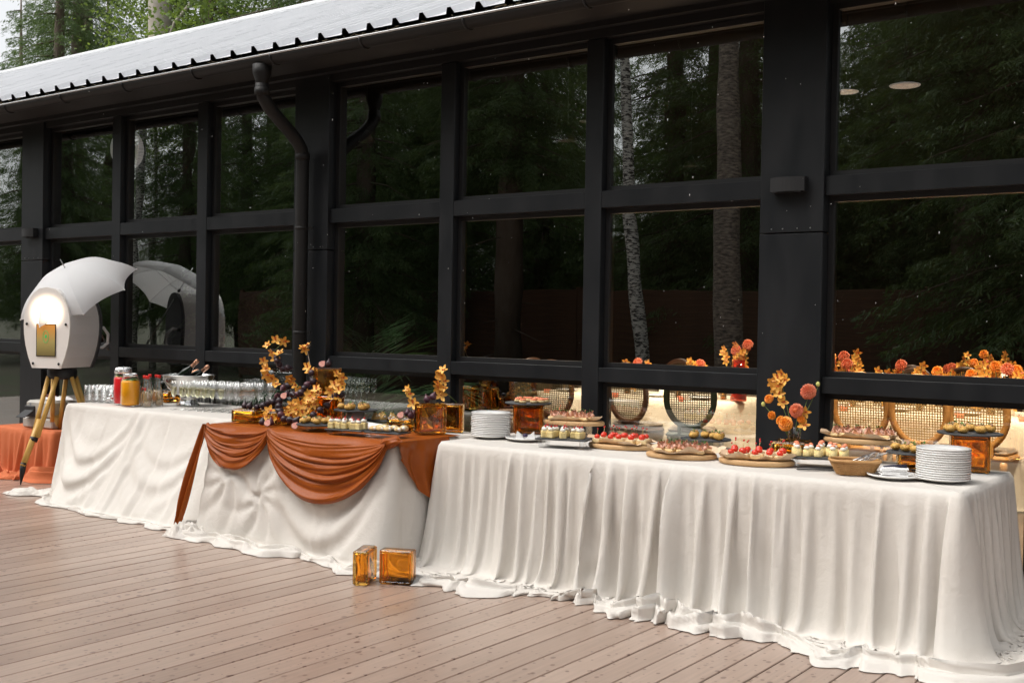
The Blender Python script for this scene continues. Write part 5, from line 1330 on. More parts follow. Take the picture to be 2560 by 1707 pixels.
FIG = [(-5.985, 5.2, 0.85), (-5.927, 5.2, 0.863), (-5.892, 5.22, 0.884), (-5.852, 5.22, 0.893), (-5.762, 5.2, 0.906), (-5.713, 5.15, 0.875), (-5.672, 5.12, 0.843), (-5.632, 5.1, 0.822), (-5.578, 5.08, 0.798), (-5.501, 5.06, 0.8), (-5.443, 5.06, 0.801), (-5.798, 5.3, 0.945), (-5.741, 5.3, 0.947), (-5.69, 5.3, .95), (-5.656, 5.3, 0.961), (-5.657, 5.33, 0.992), (-5.661, 5.36, 1.015), (-5.63, 5.38, 1.038), (-5.663, 5.4, 1.093), (-5.84, 5.25, 0.932), (-5.308, 5.2, 0.9), (-5.326, 5.16, 0.869), (-5.35, 5.12, 0.839), (-5.391, 5.36, 0.953), (-5.358, 5.38, 0.961), (-6.019, 5.4, 1.185), (-6.0, 5.39, 1.166), (-5.989, 5.4, 1.141), (-5.973, 5.42, 1.111), (-5.944, 5.44, 1.116), (-5.893, 5.35, 0.98), (-5.854, 5.36, 0.997)]
rf = random.Random(4)
for p in FIG:
    o = link('fig', rf.choice(fg), None, p); o.rotation_euler = (rf.uniform(.6, 2.4), rf.uniform(-.6, .6), rf.uniform(0, 6)); s_ = rf.uniform(.95, 1.15); o.scale = (s_,) * 3
    tag(o, 'dark fig strung in the garland round the orchids of the middle table', 'fig', 'figs of the garland')
for p, lb in (((-5.727, 5.02, .775), 'violet fig lying on the terracotta cloth left of the cut half'), ((-5.679, 5.05, .775), 'violet fig lying on the terracotta cloth behind the cut half'), ((-5.589, 5.49, 1.162), 'green brown fig standing on the topmost amber block'),
              ((-6.07, 5.16, .858), 'fig lying at the left on the flat amber block'), ((-6.02, 5.16, .858), 'fig lying at the right on the flat amber block'),
              ((-4.632, 5.42, .968), 'upright fig on the standing block at the right of the middle table'), ((-4.607, 5.45, .985), 'tilted fig behind the upright fig on the standing block'),
              ((-4.834, 5.5, .848), 'dark fig lying across the flat block behind the puffs'), ((-4.85, 5.55, .858), 'fig standing on the flat block behind the puffs'), ((-4.90, 5.54, .858), 'fig at the back left of the flat block behind the puffs'), ((-4.792, 5.38, .772), 'small fig peeping up behind the cream puffs')):
    o = link('fig', rf.choice(fg), None, p); o.rotation_euler = (rf.uniform(-.3, .3), rf.uniform(-.3, .3), 0); tag(o, lb, 'fig')
for p, lb in (((-5.699, 5.18, .945), 'cut fig half showing pink flesh in the garland'), ((-5.655, 5.0, .775), 'cut fig half on the cloth before the whole figs'), ((-5.392, 5.0, .775), 'cut fig half on the cloth beside the front slate'),
              ((-5.625, 5.46, 1.158), 'cut fig half leaning on the topmost amber block'), ((-4.90, 5.47, .848), 'cut fig half on the flat block behind the puffs')):
    t = thing('fig_half', lb, 'fig', p); link('skin', hs_me, t); link('flesh', hf_me, t); t.rotation_euler = (R(-25), R(20 + 20 * rf.random()), R(20))
gw = thing('garland_wire', 'thin pale wire carrying the fig garland', 'wire', FIG[0])
for ids in ((0, 1, 2, 3, 19, 4), (4, 5, 6, 7, 8, 9, 10), (11, 12, 13, 14, 15, 16, 17, 18), (25, 26, 27, 28, 29), (22, 21, 20, 23, 24)):
    mb = MB(); mb.tube([Vector(FIG[i]) - Vector(FIG[0]) for i in ids], .0016, 4); mb.build('wire', M_WIRE, gw)
# vase of dahlias
vs_ = thing('glass_vase', 'clear ribbed glass tumbler used as a flower vase on the flat amber block', 'vase', (-2.405, 5.975, T0 + .087))
mb = MB(); mb.lathe([(.030, 0), (.036, .004), (.0385, .085), (.0365, .085), (.034, .016), (.0, .012)], 26); mb.build('tumbler', M_CLEAR, vs_)
mb = MB(); mb.lathe([(.0, .014), (.033, .017), (.034, .040), (.0, .040)], 22); mb.build('water', mat('vase water', (.75, .62, .50), .02, trans=1.0, ior=1.33), vs_)
fa = thing('flower_bouquet', 'bouquet of orange dahlias marigolds and orchids in the vase', 'flowers', (-2.405, 5.975, T0 + .10))
FO = Vector(fa.location)
M_DAH = mat('coral dahlia petal', (.66, .13, .055), .5, var=(.78, .24, .12), var_scale=30)
M_MARI = mat('orange marigold petal', (.85, .24, .012), .5, var=(.90, .34, .03), var_scale=30)
M_YBUD = mat('yellow green bud', (.55, .55, .16), .5)
def dahlia(r_, n, seed, m_, ln=.35, flat=.8, eye=None):
    mb = MB(); rg = random.Random(seed)
    for k in range(n):
        f = (k + .5) / n; th = math.acos(1 - 1.55 * f); a = k * 2.39996
        d = Vector((math.sin(th) * math.cos(a), math.sin(th) * math.sin(a), math.cos(th) * flat))
        c = d * r_ * .55; e = d * r_ * rg.uniform(.95, 1.08); s_ = d.cross(Vector((0, 0, 1)) if abs(d.z) < .95 else Vector((1, 0, 0))).normalized() * r_ * ln * .42; u_ = d.cross(s_).normalized() * r_ * .10
        mb.add([c - s_ * .5 + u_, c + s_ * .5 + u_, e + s_ * .6 - u_ * .3, e - s_ * .6 - u_ * .3, c.lerp(e, .6) - u_ * 1.2], [(0, 1, 4), (1, 2, 4), (2, 3, 4), (3, 0, 4)], False)
    mb.ball((0, 0, 0), (r_ * .6, r_ * .6, r_ * .6 * flat), 10, 7)
    if eye: mb.m = 1; mb.ball((0, 0, r_ * .62 * flat), (r_ * .42, r_ * .42, r_ * .34), 10, 6); mb.m = 0
    return mb.mesh('flower', [m_, M_LIP])
for (p, me, nm, dr) in (((-2.322, 5.96, 1.108), dahlia(.043, 150, 1, M_DAH), 'dahlia', (.1, -1, .35)), ((-2.385, 5.95, 1.000), dahlia(.040, 130, 2, M_DAH, .4, .6, True), 'dahlia', (-.1, -1, .1)),
                    ((-2.434, 5.92, .925), dahlia(.040, 90, 3, M_MARI, .75), 'marigold', (-.1, -1, .4)), ((-2.468, 5.93, .94), dahlia(.028, 60, 5, M_MARI, .8), 'marigold', (-.6, -.8, .4)),
                    ((-2.556, 5.97, 1.055), dahlia(.027, 60, 6, M_MARI, .8), 'marigold', (-.3, -1, .5)), ((-2.537, 5.97, .963), dahlia(.025, 60, 7, M_MARI, .8), 'marigold', (-.5, -1, -.2)), ((-2.36, 5.955, .955), dahlia(.022, 50, 8, M_MARI, .8), 'marigold', (.4, -1, 0))):
    o = link(nm, me, fa, Vector(p) - FO); o.rotation_euler = face_dir(dr)
for p in ((-2.482, 5.97, 1.199), (-2.506, 5.97, 1.176), (-2.541, 5.97, 1.151), (-2.493, 5.97, 1.142), (-2.465, 5.97, 1.166), (-2.528, 5.97, 1.113), (-2.497, 5.97, 1.086), (-2.479, 5.97, 1.041), (-2.344, 5.97, .993), (-2.345, 5.96, .92), (-2.51, 5.96, 1.13)):
    o = link('orchid_flower', ro.choice(orch), fa, Vector(p) - FO); o.rotation_euler = face_dir((ro.uniform(-.5, .9), -1, ro.uniform(-.4, .7)))
for p in ((-2.591, 5.97, 1.024), (-2.272, 5.97, 1.152)):
    mb = MB(); mb.ball((0, 0, 0), (.012, .012, .014), 10, 7); mb.build('bud', M_YBUD, fa, Vector(p) - FO)
for p in ((-2.322, 5.97, 1.09), (-2.385, 5.97, .98), (-2.272, 5.975, 1.14), (-2.49, 5.98, 1.16), (-2.50, 5.98, 1.07), (-2.591, 5.975, 1.02), (-2.537, 5.975, .955), (-2.44, 5.95, .90), (-2.36, 5.96, .94)):
    mb = MB(); q = Vector(p) - FO; mb.tube([(ro.uniform(-.02, .02), ro.uniform(-.015, .015), -.06), (q.x * .35, q.y * .5, q.z * .35), q], [.003, .0026, .0018], 6); mb.build('stem', M_STEM, fa)

# ------------------------------------------------------------------ photo booth on a tripod, umbrella, printer
M_WHITEP = mat('white lacquered panel', (.74, .71, .69), .42, var=(.70, .67, .65), var_scale=3)
M_GASK = mat('grey gasket', (.10, .095, .09), .6)
def glow_mat():
    """front panel: lamp in the arch, its glow fading outwards painted as emission"""
    m = mat('front panel with painted lamp glow', (.74, .71, .69), .42); nt = m.node_tree; b = nt.nodes['Principled BSDF']; N = nt.nodes.new; L = nt.links.new
    tc = N('ShaderNodeTexCoord'); mp = N('ShaderNodeMapping'); mp.inputs['Location'].default_value = (0, 0, -.56); mp.inputs['Scale'].default_value = (1.0, 0, 1.15)
    L(tc.outputs['Object'], mp.inputs[0]); ln = N('ShaderNodeVectorMath'); ln.operation = 'LENGTH'; L(mp.outputs[0], ln.inputs[0])
    mr = N('ShaderNodeMapRange'); mr.interpolation_type = 'SMOOTHERSTEP'; mr.inputs[1].default_value = .04; mr.inputs[2].default_value = .235; mr.inputs[3].default_value = 2.2; mr.inputs[4].default_value = .05
    L(ln.outputs['Value'], mr.inputs[0]); L(mr.outputs[0], b.inputs['Emission Strength']); b.inputs['Emission Color'].default_value = (1.0, .80, .58, 1); return m
M_GLOW = glow_mat()
BC = Vector((-9.11, 5.66, 0)); BRZ = R(19)
pb_ = thing('photo_booth', 'white bullet shaped photo booth with lit lamp and small screen', 'photo booth', (BC.x, BC.y, 1.0), BRZ)
def bullet(k=0.0, n=26):
    R_ = []
    for z, w in ((0, .150), (.10, .192), (.20, .222), (.30, .238), (.38, .242), (.46, .236), (.54, .214), (.61, .178), (.66, .135), (.695, .080), (.708, .0)):
        R_.append((w + k, z * (1 + k) - (k if z == 0 else 0)))
    right = R_; left = [(-w, z) for w, z in R_[:-1]][::-1]
    return right + left
mb = MB(); mb.prism(bullet(-.004), -.19, .19); mb.build('body', M_WHITEP, pb_)
mb = MB(); mb.prism(bullet(0), -.208, -.192); mb.build('front_panel', M_GLOW, pb_)  # whole front panel; the lamp's spill over it is painted as emission
mb = MB(); mb.prism(bullet(-.002), .192, .206); mb.build('gasket', M_GASK, pb_)
mb = MB(); mb.prism(bullet(.004), .208, .228); mb.build('back_panel', mat('dark grey back panel', (.045, .045, .05), .5), pb_)
scn = MB(); scn.box((0, -.2125, .245), (.205, .004, .285)); sf = scn.build('screen_frame', M_BLACK, pb_)
def screen_mat():
    m = mat('booth screen', (.02, .02, .02), .15)
    nt = m.node_tree; b = nt.nodes['Principled BSDF']; N = nt.nodes.new; L = nt.links.new
    tc = N('ShaderNodeTexCoord'); sp = N('ShaderNodeSeparateXYZ'); L(tc.outputs['Generated'], sp.inputs[0])
    rp = N('ShaderNodeValToRGB'); e = rp.color_ramp.elements; e[0].color = (.10, .075, .03, 1); e[1].color = (.42, .17, .035, 1); mid = e.new(.45); mid.color = (.22, .17, .06, 1)
    L(sp.outputs[2], rp.inputs[0]); L(rp.outputs[0], b.inputs['Emission Color']); b.inputs['Emission Strength'].default_value = .55; L(rp.outputs[0], b.inputs['Base Color']); return m
scn = MB(); scn.box((0, -.2150, .245), (.190, .002, .270)); scn.build('screen', screen_mat(), sf)
M_LOGO = mat('green screen emblem', (.05, .25, .07), .4, emit=(.06, .42, .10), emit_s=.35)
mb = MB(); mb.tube([(.028 * math.cos(a), -.2168, .275 + .052 * math.sin(a)) for a in np.linspace(0, 2 * math.pi, 33)], .0025, 5, cap=False); mb.build('emblem_ring', M_LOGO, sf)
mb = MB(); mb.ball((0, -.2165, .278), (.013, .001, .017), 10, 6); mb.build('emblem', M_LOGO, sf)
for (x_, z_) in ((-.205, .385), (.205, .385), (-.135, .04), (.135, .04)):
    mb = MB(); mb.ball((x_, -.214, z_), (.011, .008, .013), 10, 7); mb.build('knob', M_BLACK, pb_)
mb = MB(); mb.tube([(.17, .225, .34), (.20, .30, .36), (.205, .36, .30), (.195, .37, .22), (.17, .33, .18), (.16, .235, .18)], .014, 9); mb.build('handle', M_WHITEP, pb_)
# tripod
M_TRI = mat('varnished yellow wood', (.56, .32, .07), .4, var=(.64, .40, .11), var_scale=4, stretch=(6, 6, 1))
tr = thing('tripod', 'wooden surveyor tripod with yellow legs carrying the photo booth', 'tripod', (BC.x, BC.y, 0), BRZ)
mb = MB(); mb.lathe([(.11, .90), (.125, .92), (.125, .985), (.10, .999)], 18); mb.build('head', M_BLACK, tr)
for k, (az, L_) in enumerate(((-101, .42), (20, .40), (140, .42))):
    a = R(az); dx, dy = math.cos(a), math.sin(a); px_, py_ = -dy, dx
    lg = MB()
    for s_ in (-1, 1):
        p0 = Vector((dx * .10 + px_ * .055 * s_, dy * .10 + py_ * .055 * s_, .92)); p1 = Vector((dx * (.10 + .55 * (L_ - .10)) + px_ * .03 * s_, dy * (.10 + .55 * (L_ - .10)) + py_ * .03 * s_, .40))
        lg.tube([p0, p1], [.020, .020], 8)
    leg = lg.build('leg', M_TRI, tr)
    q = MB(); q.tube([(dx * (.10 + .40 * (L_ - .1)), dy * (.10 + .40 * (L_ - .1)), .55), (dx * (L_ - .02), dy * (L_ - .02), .16)], [.027, .025], 8); q.build('lower_leg', M_TRI, leg)
    q = MB(); q.tube([(dx * (.10 + .58 * (L_ - .1)), dy * (.10 + .58 * (L_ - .1)), .40), (dx * (.10 + .62 * (L_ - .1)), dy * (.10 + .62 * (L_ - .1)), .365)], [.036, .034], 10); q.build('clamp', M_BLACK, leg)
    q = MB(); q.tube([(dx * (L_ - .03), dy * (L_ - .03), .19), (dx * (L_ - .018), dy * (L_ - .018), .12), (dx * L_, dy * L_, .003)], [.026, .024, .004], 8); q.build('spike', M_BLACK, leg)
# umbrella
hub = Vector((-9.168, 5.71, 1.893)); axis = Vector((.039, -.553, .832)).normalized()
UE1 = axis.cross(Vector((0, 0, 1))).normalized(); UE2 = axis.cross(UE1); UM = Matrix((UE1, UE2, axis)).transposed()
M_UMB = mat('white umbrella cloth', (.78, .78, .79), .7)
_nt = M_UMB.node_tree; _t = _nt.nodes.new('ShaderNodeBsdfTranslucent'); _t.inputs[0].default_value = (.8, .8, .8, 1); _m = _nt.nodes.new('ShaderNodeMixShader'); _m.inputs[0].default_value = .35
_nt.links.new(_nt.nodes['Principled BSDF'].outputs[0], _m.inputs[1]); _nt.links.new(_t.outputs[0], _m.inputs[2]); _nt.links.new(_m.outputs[0], _nt.nodes['Material Output'].inputs[0])
um = thing('umbrella', 'white open umbrella tilted over the photo booth', 'umbrella', hub)
um.rotation_euler = Matrix((UE1, UE2, axis)).transposed().to_euler()
UR = .549; NP = 8; sub = 8; NQ = 12
def upt(a, q, inw=0.0):
    return Vector((UR * math.sin(q * 1.12) / math.sin(1.12) * math.cos(a) * (1 - inw), UR * math.sin(q * 1.12) / math.sin(1.12) * math.sin(a) * (1 - inw), -.28 * (1 - math.cos(q * 1.12)) / (1 - math.cos(1.12))))
A0 = 4.06
for p in range(NP):
    mb = MB(); vs = []; fs = []
    for j in range(NQ + 1):
        q = j / NQ
        for i in range(sub + 1):
            f = i / sub; bow = 4 * f * (1 - f)
            a0, a1 = A0 + 2 * math.pi * p / NP, A0 + 2 * math.pi * (p + 1) / NP
            v0 = upt(a0, q).lerp(upt(a1, q), f); v0 = v0 * (1 - .07 * bow * q ** 6) if q > .5 else v0
            v0.z += .012 * bow * q * (1 - q) - .004 * bow * q
            vs.append(v0)
    w = sub + 1
    for j in range(NQ):
        for i in range(sub): a = j * w + i; fs.append((a, a + w, a + w + 1, a + 1))
    mb.add(vs, fs, True); mb.build('panel', M_UMB, um)
M_SHAFT = mat('steel shaft', (.55, .55, .55), .3, metal=1)
mb = MB(); mb.tube([(0, 0, .085), (0, 0, .02), (0, 0, -.80)], [.004, .006, .006], 8); sh_ = mb.build('shaft', M_SHAFT, um)
mb = MB(); mb.tube([(0, 0, -.78), (0, 0, -.86), (.02, 0, -.885), (.045, 0, -.875), (.05, 0, -.84)], .010, 8); mb.build('handle', M_GASK, sh_)
for p in range(NP):
    a = A0 + 2 * math.pi * p / NP; mb = MB(); mb.tube([upt(a, q) + Vector((0, 0, -.006)) for q in np.linspace(0, 1.0, 9)], .0022, 5); rib = mb.build('rib', M_SHAFT, um)
    mb = MB(); mb.tube([(0, 0, -.20), upt(a, .5) + Vector((0, 0, -.007))], .0018, 4); mb.build('strut', M_SHAFT, rib)
    mb = MB(); mb.ball(upt(a, 1.0), .007, 7, 5); mb.build('tip', M_WHITEP, rib)
mb = MB(); mb.lathe([(.012, -.215), (.014, -.20), (.012, -.18)], 10); mb.build('runner', M_BLACK, um)
# printer
M_PRN = mat('warm grey plastic', (.45, .43, .39), .5); M_PRD = mat('dark plastic', (.03, .03, .032), .4)
pr_ = thing('printer', 'compact grey laser printer on the coral cloth behind the tripod', 'printer', (-9.55, 5.84, .432), R(8))
mb = MB(); mb.box((0, 0, .045), (.40, .34, .09), bev=.01); mb.build('base', M_PRN, pr_)
mb = MB(); mb.box((.02, 0, .170), (.36, .34, .158), bev=.018); mb.build('body', M_PRN, pr_)
mb = MB(); mb.box((-.09, -.176, .15), (.13, .02, .10), bev=.004); mb.build('front_slot', M_PRD, pr_)
mb = MB(); mb.box((0, 0, 0), (.12, .006, .12), bev=.002); o = mb.build('output_tray', M_PRD, pr_, (-.09, -.23, .13)); o.rotation_euler = (R(-58), 0, 0)
mb = MB(); mb.lathe([(.012, -.002), (.012, .002)], 14); o = mb.build('badge', mat('grey badge', (.25, .27, .3), .4), pr_, (-.09, -.171, .215)); o.rotation_euler = (R(90), 0, 0)
for k in range(6):
    mb = MB(); mb.box((-.09, -.262, .13), (.11, .003, .003)); 
rag('paper_bag', (-9.50, 5.86, .682), (.14, .07), 5, M_NAPKIN, 'crumpled white paper on top of the printer', 'paper', .1, .03)
bg = thing('gift_bag', 'small dark red bag behind the printer', 'bag', (-9.83, 5.98, .43), R(10))
mb = MB(); mb.box((0, 0, .14), (.13, .07, .28), bev=.004); mb.build('bag_body', mat('burgundy paper', (.10, .012, .025), .4), bg); mb = MB(); mb.tube([(-.03, 0, .28), (-.02, 0, .33), (.02, 0, .33), (.03, 0, .28)], .003, 5); mb.build('handle', M_BLACK, bg)
# ------------------------------------------------------------------ dining room behind the glass
M_ICLOTH = cloth_mat('cream linen cloth', (.72, .62, .47), (.75, .66, .52), .8)
M_CHAIR = mat('honey beech chair frame', (.42, .19, .05), .35, var=(.50, .25, .08), var_scale=5, stretch=(1, 1, 4))
M_CHAIRD = mat('dark green chair frame', (.012, .025, .012), .4)
M_CHAIRB = mat('dark walnut chair frame', (.06, .025, .012), .4)
M_CANE = mat('woven cane', (.55, .35, .14), .6)
M_CANED = mat('dark woven cane', (.10, .08, .04), .6)
M_PILLOW = mat('grey seat pad', (.22, .18, .14), .9)
M_NAPC = mat('coral napkin', (.72, .17, .085), .8)
M_AMBG = mat('amber tumbler glass', (.90, .45, .12), .05, trans=.9)
def cane_mesh(w, h, m_):
    """lattice with open holes, clipped to an oval"""
    vs = []; fs = []; st = .0215; bw_ = .0085
    nx, nz = int(w / st) + 1, int(h / st) + 1
    def strip(p, q, th):
        p, q = Vector(p), Vector(q); d_ = (q - p).normalized(); s_ = Vector((-d_.z, 0, d_.x)) * bw_ * .5; b = len(vs)
        for y_ in (-th, th):
            for pt, sg in ((p, -1), (p, 1), (q, 1), (q, -1)): vs.append(pt + s_ * sg + Vector((0, y_, 0)))
        fs.extend([(b, b + 1, b + 2, b + 3), (b + 7, b + 6, b + 5, b + 4), (b, b + 4, b + 5, b + 1), (b + 2, b + 6, b + 7, b + 3), (b + 1, b + 5, b + 6, b + 2), (b + 3, b + 7, b + 4, b)])
    for i in range(-nx, nx + 1):
        x_ = i * st
        if abs(x_) < w: zz = h * math.sqrt(1 - (x_ / w) ** 2); strip((x_, 0, -zz), (x_, 0, zz), .0012)
    for i in range(-nz, nz + 1):
        z_ = i * st
        if abs(z_) < h: xx = w * math.sqrt(1 - (z_ / h) ** 2); strip((-xx, .0004, z_), (xx, .0004, z_), .0016)
    mb = MB(); mb.add(vs, fs); return mb.mesh('cane', m_)
def chair_meshes(fm, cm):
    P = {}
    mb = MB(); n = 40; ow, oh = .225, .285; ring = []
    pr = [(-.024, -.014), (.024, -.014), (.028, 0), (.024, .016), (-.024, .016), (-.028, 0)]
    vs = []; fs = []
    for i in range(n):
        a = 2 * math.pi * i / n; c = Vector((ow * math.cos(a), 0, oh * math.sin(a))); nr = Vector((math.cos(a) / ow, 0, math.sin(a) / oh)).normalized()
        for (u_, y_) in pr: vs.append(c + nr * u_ + Vector((0, y_, 0)))
    for i in range(n):
        for k in range(6): fs.append((i * 6 + k, i * 6 + (k + 1) % 6, ((i + 1) % n) * 6 + (k + 1) % 6, ((i + 1) % n) * 6 + k))
    mb.add(vs, fs, True); P['back_frame'] = mb.mesh('back_frame', fm)
    P['cane'] = cane_mesh(ow - .012, oh - .012, cm)
    mb = MB(); mb.box((0, .22, .44), (.46, .44, .05), bev=.02); P['seat_frame'] = mb.mesh('seat_frame', fm)
    mb = MB(); mb.box((0, .22, .485), (.43, .41, .05), bev=.022); P['cushion'] = mb.mesh('cushion', M_PILLOW)
    mb = MB(); mb.lathe([(.016, 0), (.024, .10), (.018, .12), (.028, .30), (.022, .33), (.030, .36), (.030, .42)], 10); P['leg'] = mb.mesh('leg', fm)
    mb = MB(); mb.box((0, 0, 0), (.034, .03, .14)); P['back_support'] = mb.mesh('back_support', fm)
    return P
CH = {'honey': chair_meshes(M_CHAIR, M_CANE), 'green': chair_meshes(M_CHAIRD, M_CANED), 'walnut': chair_meshes(M_CHAIRB, M_CANED)}
def chair(kind, loc, rz, label, group='cane backed dining chairs'):
    P = CH[kind]; t = thing('dining_chair', label, 'chair', loc, rz, group)
    o = link('back_frame', P['back_frame'], t, (0, -.02, .795)); o.rotation_euler = (R(8), 0, 0)
    c = link('cane', P['cane'], o)
    link('seat_frame', P['seat_frame'], t); link('cushion', P['cushion'], t)
    for sx in (-1, 1):
        for sy in (.03, .40): link('leg', P['leg'], t, (sx * .19, sy, 0))
        link('back_support', P['back_support'], t, (sx * .10, .015, .50))
    return t
# long dining tables
dlab = ['cream clothed dining table in the right window', 'cream clothed dining table in the middle window', 'cream clothed dining table deep inside the dining room', 'second cream clothed table deep inside the dining room']
def dining(x0, x1, y0, y1, k, sd):
    t = thing('dining_table', dlab[k] + ', its wooden frame', 'table', ((x0 + x1) / 2, (y0 + y1) / 2, 0))
    mb = MB(); mb.box((0, 0, .715), (x1 - x0 - .06, y1 - y0 - .06, .04)); mb.build('tabletop', M_CHAIR, t)
    for sx in (-1, 1):
        for sy in (-1, 1): q = MB(); q.box((sx * ((x1 - x0) / 2 - .12), sy * ((y1 - y0) / 2 - .12), .347), (.06, .06, .695)); q.build('leg', M_CHAIR, t)
    tag(link('tablecloth', tablecloth('tablecloth', [M_ICLOTH], x0, x1, y0, y1, .742, gather=1.12, seed=sd, ds=.05, amp=.8, flare=.05, lam=(.2, .45), iters=0, hem=(.03, .01))), dlab[k], 'tablecloth')
dining(-4.0, -1.2, 9.85, 10.85, 0, 31); dining(-6.9, -4.6, 9.85, 10.85, 1, 32); dining(-3.6, -.6, 12.3, 13.2, 2, 33); dining(-8.4, -5.2, 12.6, 13.5, 3, 34)
for i, (k, x_, y_, rz, lb) in enumerate((('honey', -3.23, 9.50, 6, 'honey coloured cane chair right of the wide pillar'), ('honey', -2.74, 9.50, 2, 'honey coloured cane chair between two others in the right window'), ('honey', -2.27, 9.50, -3, 'honey coloured cane chair behind the choux buns at the far right'),
        ('green', -4.83, 9.45, 20, 'dark green cane chair beside the wide pillar'), ('walnut', -5.56, 9.55, -6, 'walnut cane chair behind the tomato board'), ('walnut', -6.45, 9.55, 4, 'walnut cane chair behind the amber block with salmon tartlets'), ('walnut', -7.0, 9.9, 60, 'walnut cane chair at the end of the middle dining table'),
        ('walnut', -3.3, 11.2, 180, 'dark chair on the far side of the right dining table nearest the pillar'), ('walnut', -2.7, 11.2, 175, 'dark chair on the far side of the right dining table in its middle'), ('walnut', -2.1, 11.2, 183, 'dark chair on the far side of the right dining table at the right'), ('walnut', -3.0, 12.0, 0, 'dark chair at the deep table left'), ('walnut', -2.3, 12.0, 4, 'dark chair at the deep table middle'), ('walnut', -1.6, 12.0, -5, 'dark chair at the deep table right'),
        ('walnut', -5.9, 11.2, 178, 'dark chair on the far side of the middle dining table'), ('walnut', -3.55, 12.05, 8, 'dark chair at the deep table nearest the pillar'), ('walnut', -1.1, 11.25, 170, 'dark chair across the right dining table at the frame edge'), ('walnut', -2.6, 13.5, 180, 'dark chair behind the deep table'))):
    chair(k, (x_, y_, 0), R(rz), lb)
def seat_setting(x_, y_, side, k):
    t = thing('napkin_bow', 'coral napkin hanging over the cream table edge, setting %s' % ('nearest the pillar', 'second from the pillar', 'third from the pillar', 'at the far right', 'beside the green chair', 'behind the tomato board', 'at the left end')[k], 'napkin', (x_, y_, .755))
    mb = MB(); n = 10; P = []
    for i in range(n):
        f = i / (n - 1)
        for s_ in (-1, 0, 1): P.append((s_ * (.035 + .02 * math.sin(f * 5)) + .02 * f, .10 - .16 * f if f < .6 else .004 - .05 * (f - .6), .006 + .01 * abs(s_) - (0 if f < .6 else (f - .6) * .45)))
    mb.add(P, [(i * 3 + j, i * 3 + j + 1, i * 3 + j + 4, i * 3 + j + 3) for i in range(n - 1) for j in range(2)], True); mb.build('cloth', M_NAPC, t)
    return t
for k, (x_, y_) in enumerate(((-3.52, 9.845), (-2.52, 9.845), (-2.02, 9.845), (-1.6, 9.845), (-5.15, 9.845), (-5.9, 9.845), (-6.75, 9.845))): seat_setting(x_, y_, 0, k)
# side plates, tumblers, cups, flowers on the tables
M_CUP = mat('ribbed glass candle cup', (.85, .75, .6), .1, emit=(1.0, .72, .42), emit_s=.5)
cu = MB(); cu.lathe([(.032, 0), (.038, .07), (.036, .07), (.030, .004), (.0, .004)], 16); cu_me = cu.mesh('candle_cup', M_CUP)
tb = MB(); tb.lathe([(.030, 0), (.037, .10), (.035, .10), (.028, .005), (.0, .005)], 14); tb_me = tb.mesh('amber_tumbler', M_AMBG)
ri = random.Random(12)
for k, x_ in enumerate((-6.6, -6.1, -5.5, -5.0, -3.7, -3.1, -2.5, -1.9, -1.5)):
    o = link('dinner_plate', pl_me, None, (x_, 10.02, .748)); tag(o, 'white plate laid on a cream dining table inside, %s from left' % ORD[k], 'plate', 'plates laid inside')
    o = link('amber_tumbler', tb_me, None, (x_ + .17, 10.16, .748)); tag(o, 'amber glass laid on a cream dining table inside, %s from left' % ORD[k], 'glass', 'amber glasses inside')
for k, (x_, y_) in enumerate(((-6.3, 10.3), (-5.45, 10.05), (-4.95, 10.2), (-3.45, 10.35), (-2.9, 10.4), (-2.2, 10.3), (-1.8, 10.4))):
    o = link('candle_cup', cu_me, None, (x_, y_, .748)); tag(o, 'glowing ribbed candle cup on a dining table inside, %s from left' % ORD[k], 'candle', 'candle cups inside')
orf = [dahlia(.055, 60, 21, M_DAH, .5), dahlia(.05, 50, 22, M_MARI, .8)]
def posy(x_, y_, h, label, n=9):
    t = thing('table_posy', label, 'flowers', (x_, y_, .748)); rg = random.Random(int(abs(x_) * 100))
    mb = MB(); mb.lathe([(.030, 0), (.038, .10), (.030, .14), (.028, .14), (.034, .10), (.0, .005)], 14); mb.build('vase', M_CLEAR, t)
    for k in range(n):
        a = rg.uniform(0, 6.28); r_ = rg.uniform(.03, .17); z_ = h * rg.uniform(.45, 1.0); p = Vector((r_ * math.cos(a), r_ * math.sin(a), z_))
        mb = MB(); mb.tube([(0, 0, .1), p * .6, p], .003, 5); mb.build('stem', M_STEM, t)
        if k % 3: 
            for q in range(4):
                o = link('flower', rg.choice(orch), t, p + Vector((rg.uniform(-.03, .03), rg.uniform(-.03, .03), -.04 * q))); o.rotation_euler = face_dir((rg.uniform(-1, 1), -1, rg.uniform(-.3, .5))); o.scale = (1.25,) * 3
        else: o = link('flower', orf[k % 2], t, p); o.rotation_euler = face_dir((rg.uniform(-.5, .5), -1, .5))
for x_, y_, h, lb in ((-3.62, 10.3, .50, 'orange flowers on the dining table just right of the wide pillar'), (-3.28, 10.25, .38, 'orange flowers on the dining table second from the pillar'), (-2.55, 10.5, .34, 'low orange flowers in the middle of the right dining table'), (-2.05, 10.2, .42, 'orange flowers at the right of the dining table'), (-1.65, 10.4, .42, 'orange flowers farthest right on the dining table'),
                      (-4.72, 10.3, .55, 'tall orange flowers on the dining table left of the wide pillar'), (-5.2, 10.3, .36, 'low orange flowers on the middle dining table'), (-2.9, 12.7, .5, 'orange flowers on the deep dining table'), (-1.9, 12.7, .45, 'second orange flowers on the deep dining table')): posy(x_, y_, h, lb)
